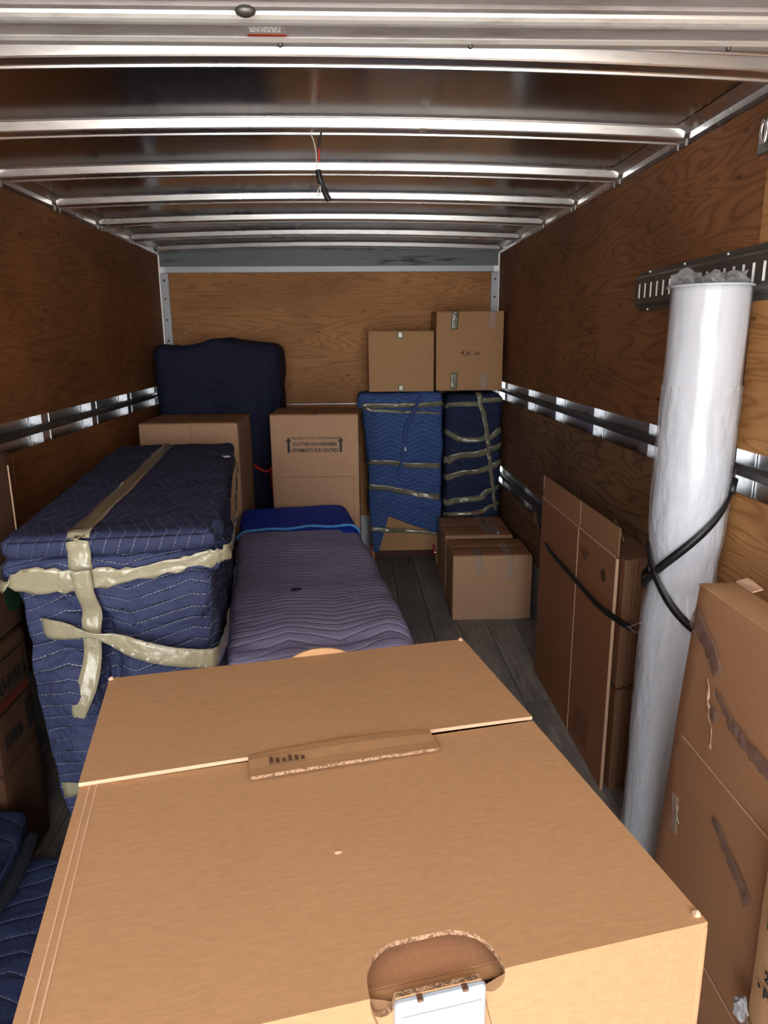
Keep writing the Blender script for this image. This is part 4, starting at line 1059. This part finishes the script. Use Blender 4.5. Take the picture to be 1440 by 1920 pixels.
P = resample([(X_ - .0005, .285, .285), (X_ - .0005, .20, .235), (X_ - .0005, .10, .21)], .012); ribbon('tape_scrap', P, [Vector((-1, 0, 0))] * len(P), .04, 'tape_brown', nr, 4, .002, 8)

# ---------------------------------------------------------------- the big carton in front
ang = math.atan2(1.187 - 1.069, .325 + .268)
bl = Vector((-.268, 1.069, 0)); ux = Vector((math.cos(ang), math.sin(ang), 0)); uy = Vector((-math.sin(ang), math.cos(ang), 0))
BW, BD, BH = .605, .663, 1.05
cen = bl + ux * (BW / 2) - uy * (BD / 2)
bc = empty('big_carton', (cen.x, cen.y, 0), ang); tag(bc, 'big closed cardboard carton in front with a handle hole and white latch', 'box')
W, D = BW / 2, BD / 2
# skew: the right side runs a little wider towards the viewer
def d_big(o, n): return o
t5 = .005
def wallbox(name, dims, mats, seed, amp=.0025):
    return soft(name, *dims, mats, bc, .0025, .045, amp, 3.2, seed)
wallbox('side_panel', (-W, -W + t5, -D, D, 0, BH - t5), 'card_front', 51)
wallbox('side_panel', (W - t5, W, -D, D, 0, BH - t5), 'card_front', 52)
wallbox('rear_panel', (-W + t5, W - t5, D - t5, D, 0, BH - t5), 'card', 53)
box('bottom_panel', (-W + t5, W - t5, -D + t5, D - t5, 0, t5), 'card', bc, 0)
# front panel and front flap share one handle hole across their edge
HC, HW, HDp = .040, .060, .052      # hole centre x, half width, depth into the flap
def flat_poly(name, outline, fn, thick, mats, edge=(0, 0)):
    bm = bmesh.new(); a = [bm.verts.new(fn(u, v, 0)) for u, v in outline]; b = [bm.verts.new(fn(u, v, thick)) for u, v in outline]
    f = bm.faces.new(a); g = bm.faces.new(b[::-1]); n = len(outline)
    for i in range(n):
        q = bm.faces.new((a[i], b[i], b[(i + 1) % n], a[(i + 1) % n])); q.material_index = 1 if edge[0] <= i < edge[1] else (2 if len(mats) > 2 and (i < edge[0] or i in (edge[1],)) else 0)
    bmesh.ops.triangulate(bm, faces=[f, g]); bmesh.ops.recalc_face_normals(bm, faces=bm.faces)
    return obj(name, bm, mats, bc)
seam = .040       # y of the seam between the flaps
arc = []
for i in range(25):
    a = math.pi * (1 - i / 24); e = .62
    cx_, sy_ = math.cos(a), math.sin(a)
    arc.append((HC + HW * math.copysign(abs(cx_) ** e, cx_), -D + HDp * sy_ ** .8))
jit = [(u, v + random.uniform(-.0008, .0008)) for u, v in arc]
outl = [(-W, -D)] + [(HC - HW, -D)] + jit[1:-1] + [(HC + HW, -D), (W, -D), (W - .001, seam - .001), (-W + .001, seam - .001)]
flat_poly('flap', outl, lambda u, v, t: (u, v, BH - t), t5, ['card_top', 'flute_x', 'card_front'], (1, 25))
# front panel: outer skin with two small hooked notches either side of the latch
top_f = [(-W, BH - t5), (-W, .0), (W, .0), (W, BH - t5)]
no = []
for c_, s_ in ((HC + HW, 1), (HC - HW, -1)):
    pts = [(c_, BH - t5)] + [(c_ - s_ * (.011 - .011 * math.cos(a)), BH - t5 - .004 - .013 * math.sin(a)) for a in [math.pi * i / 8 for i in range(9)]] + [(c_ - s_ * .022, BH - t5)]
    no += pts if s_ > 0 else pts[::-1]
# order from right edge to left
right = no[:11]; left = no[11:]
fo = [(-W, .0), (W, .0), (W, BH - t5)] + right + left + [(-W, BH - t5)]
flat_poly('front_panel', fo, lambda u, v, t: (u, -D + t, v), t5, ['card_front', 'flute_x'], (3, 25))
# layers seen inside the hole
box('inner_flap', (HC - .14, HC + .14, -D + .022, -D + .19, BH - .020, BH - .016), 'card_dark', bc, .0006)
for z, y0, y1 in ((BH - .017, .010, .022), (BH - .024, .007, .016), (BH - .031, .006, .010)):
    bm = bmesh.new(); fs = bx(bm, HC - HW - .01, HC + HW + .01, -D + y0, -D + y1, z - .0035, z, bev=.0006); obj('inner_edge', bm, 'flute_x' if y0 < .008 else 'card', bc)
box('inner_wall', (HC - .1, HC + .1, -D + .006, -D + .010, BH - .12, BH - .030), 'card_dark', bc, .0005)
# white latch
lt = box('latch', (HC - .040, HC + .042, -D - .006, -D + .004, BH - .075, BH - .0065), 'white', bc, .005, 3)
bm = bmesh.new(); bx(bm, HC - .034, HC + .036, -D - .0072, -D - .0055, BH - .070, BH - .020, bev=.0006); obj('latch_face', bm, 'white', lt)
for xx in (HC - .018, HC + .022): box('latch_slot', (xx - .0025, xx + .0025, -D - .0064, -D + .002, BH - .0085, BH - .0058), 'ink_brown', lt, .0005)
# rear flap, lifted a little, with its tuck tab lying over the front flap
lift = .007
bm = bmesh.new(); nx = 30
def rz_(u): return BH + lift * (1 - ((u + .05) / W) ** 2 * .35)
g = [];
for j in range(9):
    v_ = seam + (D - seam) * j / 8; fr_ = 1 - j / 8
    g.append([(u, v_ + (.0 if j else .004 * math.sin(u * 5)), BH - t5 * 0 + (rz_(u) - BH) * fr_ ** 1.3) for u in [-W + BW * i / nx for i in range(nx + 1)]])
A_ = [[bm.verts.new(p) for p in r] for r in g]; B_ = [[bm.verts.new((p[0], p[1], p[2] - t5)) for p in r] for r in g]
for j in range(8):
    for i in range(nx):
        bm.faces.new((A_[j][i], A_[j][i + 1], A_[j + 1][i + 1], A_[j + 1][i])); bm.faces.new((B_[j][i + 1], B_[j][i], B_[j + 1][i], B_[j + 1][i + 1]))
for i in range(nx):
    f = bm.faces.new((A_[0][i], B_[0][i], B_[0][i + 1], A_[0][i + 1])); f.material_index = 1
    bm.faces.new((A_[8][i + 1], B_[8][i + 1], B_[8][i], A_[8][i]))
for j in range(8):
    bm.faces.new((A_[j][0], A_[j + 1][0], B_[j + 1][0], B_[j][0])); bm.faces.new((A_[j + 1][nx], A_[j][nx], B_[j][nx], B_[j + 1][nx]))
bmesh.ops.recalc_face_normals(bm, faces=bm.faces)
rf = obj('flap', bm, ['card_top', 'card_edge'], bc)
bm = bmesh.new(); tx0, tx1 = -.098, .148; n = 20; rows = []
for j, (dv, dzz) in enumerate(((0.004, .0005), (-.010, .0015), (-.028, .0005), (-.046, .001))):
    rows.append([(u, seam + dv + .004 * math.sin(u * 5), rz_(u) + dzz + (0 if j < 2 else 0) - .0 + .003 * math.sin((u - tx0) / (tx1 - tx0) * math.pi) * (1 - j / 4)) for u in [tx0 + (tx1 - tx0) * i / n for i in range(n + 1)]])
A_ = [[bm.verts.new(p) for p in r] for r in rows]; B_ = [[bm.verts.new((p[0], p[1], p[2] - .0045)) for p in r] for r in rows]
for j in range(3):
    for i in range(n):
        bm.faces.new((A_[j][i], A_[j + 1][i], A_[j + 1][i + 1], A_[j][i + 1])); bm.faces.new((B_[j][i], B_[j][i + 1], B_[j + 1][i + 1], B_[j + 1][i]))
for i in range(n): f = bm.faces.new((A_[3][i], B_[3][i], B_[3][i + 1], A_[3][i + 1])); f.material_index = 1
for i in range(n): bm.faces.new((A_[0][i + 1], B_[0][i + 1], B_[0][i], A_[0][i]))
for j in range(3):
    for i in (0, n): f = bm.faces.new((A_[j][i], B_[j][i], B_[j + 1][i], A_[j + 1][i])); f.material_index = 1
bmesh.ops.recalc_face_normals(bm, faces=bm.faces)
tb = obj('tuck_tab', bm, ['card_mid', 'flute_x'], bc); tb['label'] = 'darker tuck tab with corrugated edge'
bm = bmesh.new()
for i in range(6): bx(bm, tx0 + .026 + i * .008, tx0 + .030 + i * .008, seam - .030, seam - .016 - (i % 3) * .003, BH + lift + .0005, BH + lift + .0042)
obj('printed_code', bm, 'ink_brown', tb)
# bent cardboard handle flap showing at the rear edge, small nicks
bm = bmesh.new(); n = 14; P_ = []
for i in range(n + 1):
    u = -.012 + .105 * i / n; P_.append((u, D + .004, BH - .006 + .016 * math.sin(math.pi * i / n) ** .7))
a = [bm.verts.new(p) for p in P_]; b = [bm.verts.new((p[0], D - .004, BH - .012)) for p in P_]; c_ = [bm.verts.new((p[0], p[1] + .004, p[2])) for p in P_]; d_ = [bm.verts.new((p[0], D + .001, BH - .012)) for p in P_]
for i in range(n):
    bm.faces.new((a[i], a[i + 1], b[i + 1], b[i])); bm.faces.new((c_[i + 1], c_[i], d_[i], d_[i + 1])); bm.faces.new((a[i + 1], a[i], c_[i], c_[i + 1]))
bmesh.ops.recalc_face_normals(bm, faces=bm.faces); obj('rear_handle_flap', bm, 'card', bc)
for (x, y, s_) in ((-W + .004, D - .004, 1), (W - .006, D - .004, 1), (W - .004, -D + .01, .8)):
    bm = bmesh.new(); r = bmesh.ops.create_icosphere(bm, subdivisions=1, radius=.005)
    for v in r['verts']: v.co *= 1 + .5 * noise.noise(v.co * 300)
    o_ = obj('corner_nub', bm, 'card_edge', bc); o_.location = (x, y, BH)
for (x, y) in ((-.015, -.155), (-W + .012, -.29)):
    bm = bmesh.new(); bmesh.ops.create_icosphere(bm, subdivisions=1, radius=.005); o_ = obj('paper_nick', bm, 'card_edge', bc); o_.location = (x, y, BH); o_.scale = (1, .6, .35)
for x in (-W + .012, -W + .020): box('edge_crease', (x, x + .0016, -D + .004, seam - .004, BH - .0004, BH + .0006), 'card_edge', bc, 0)
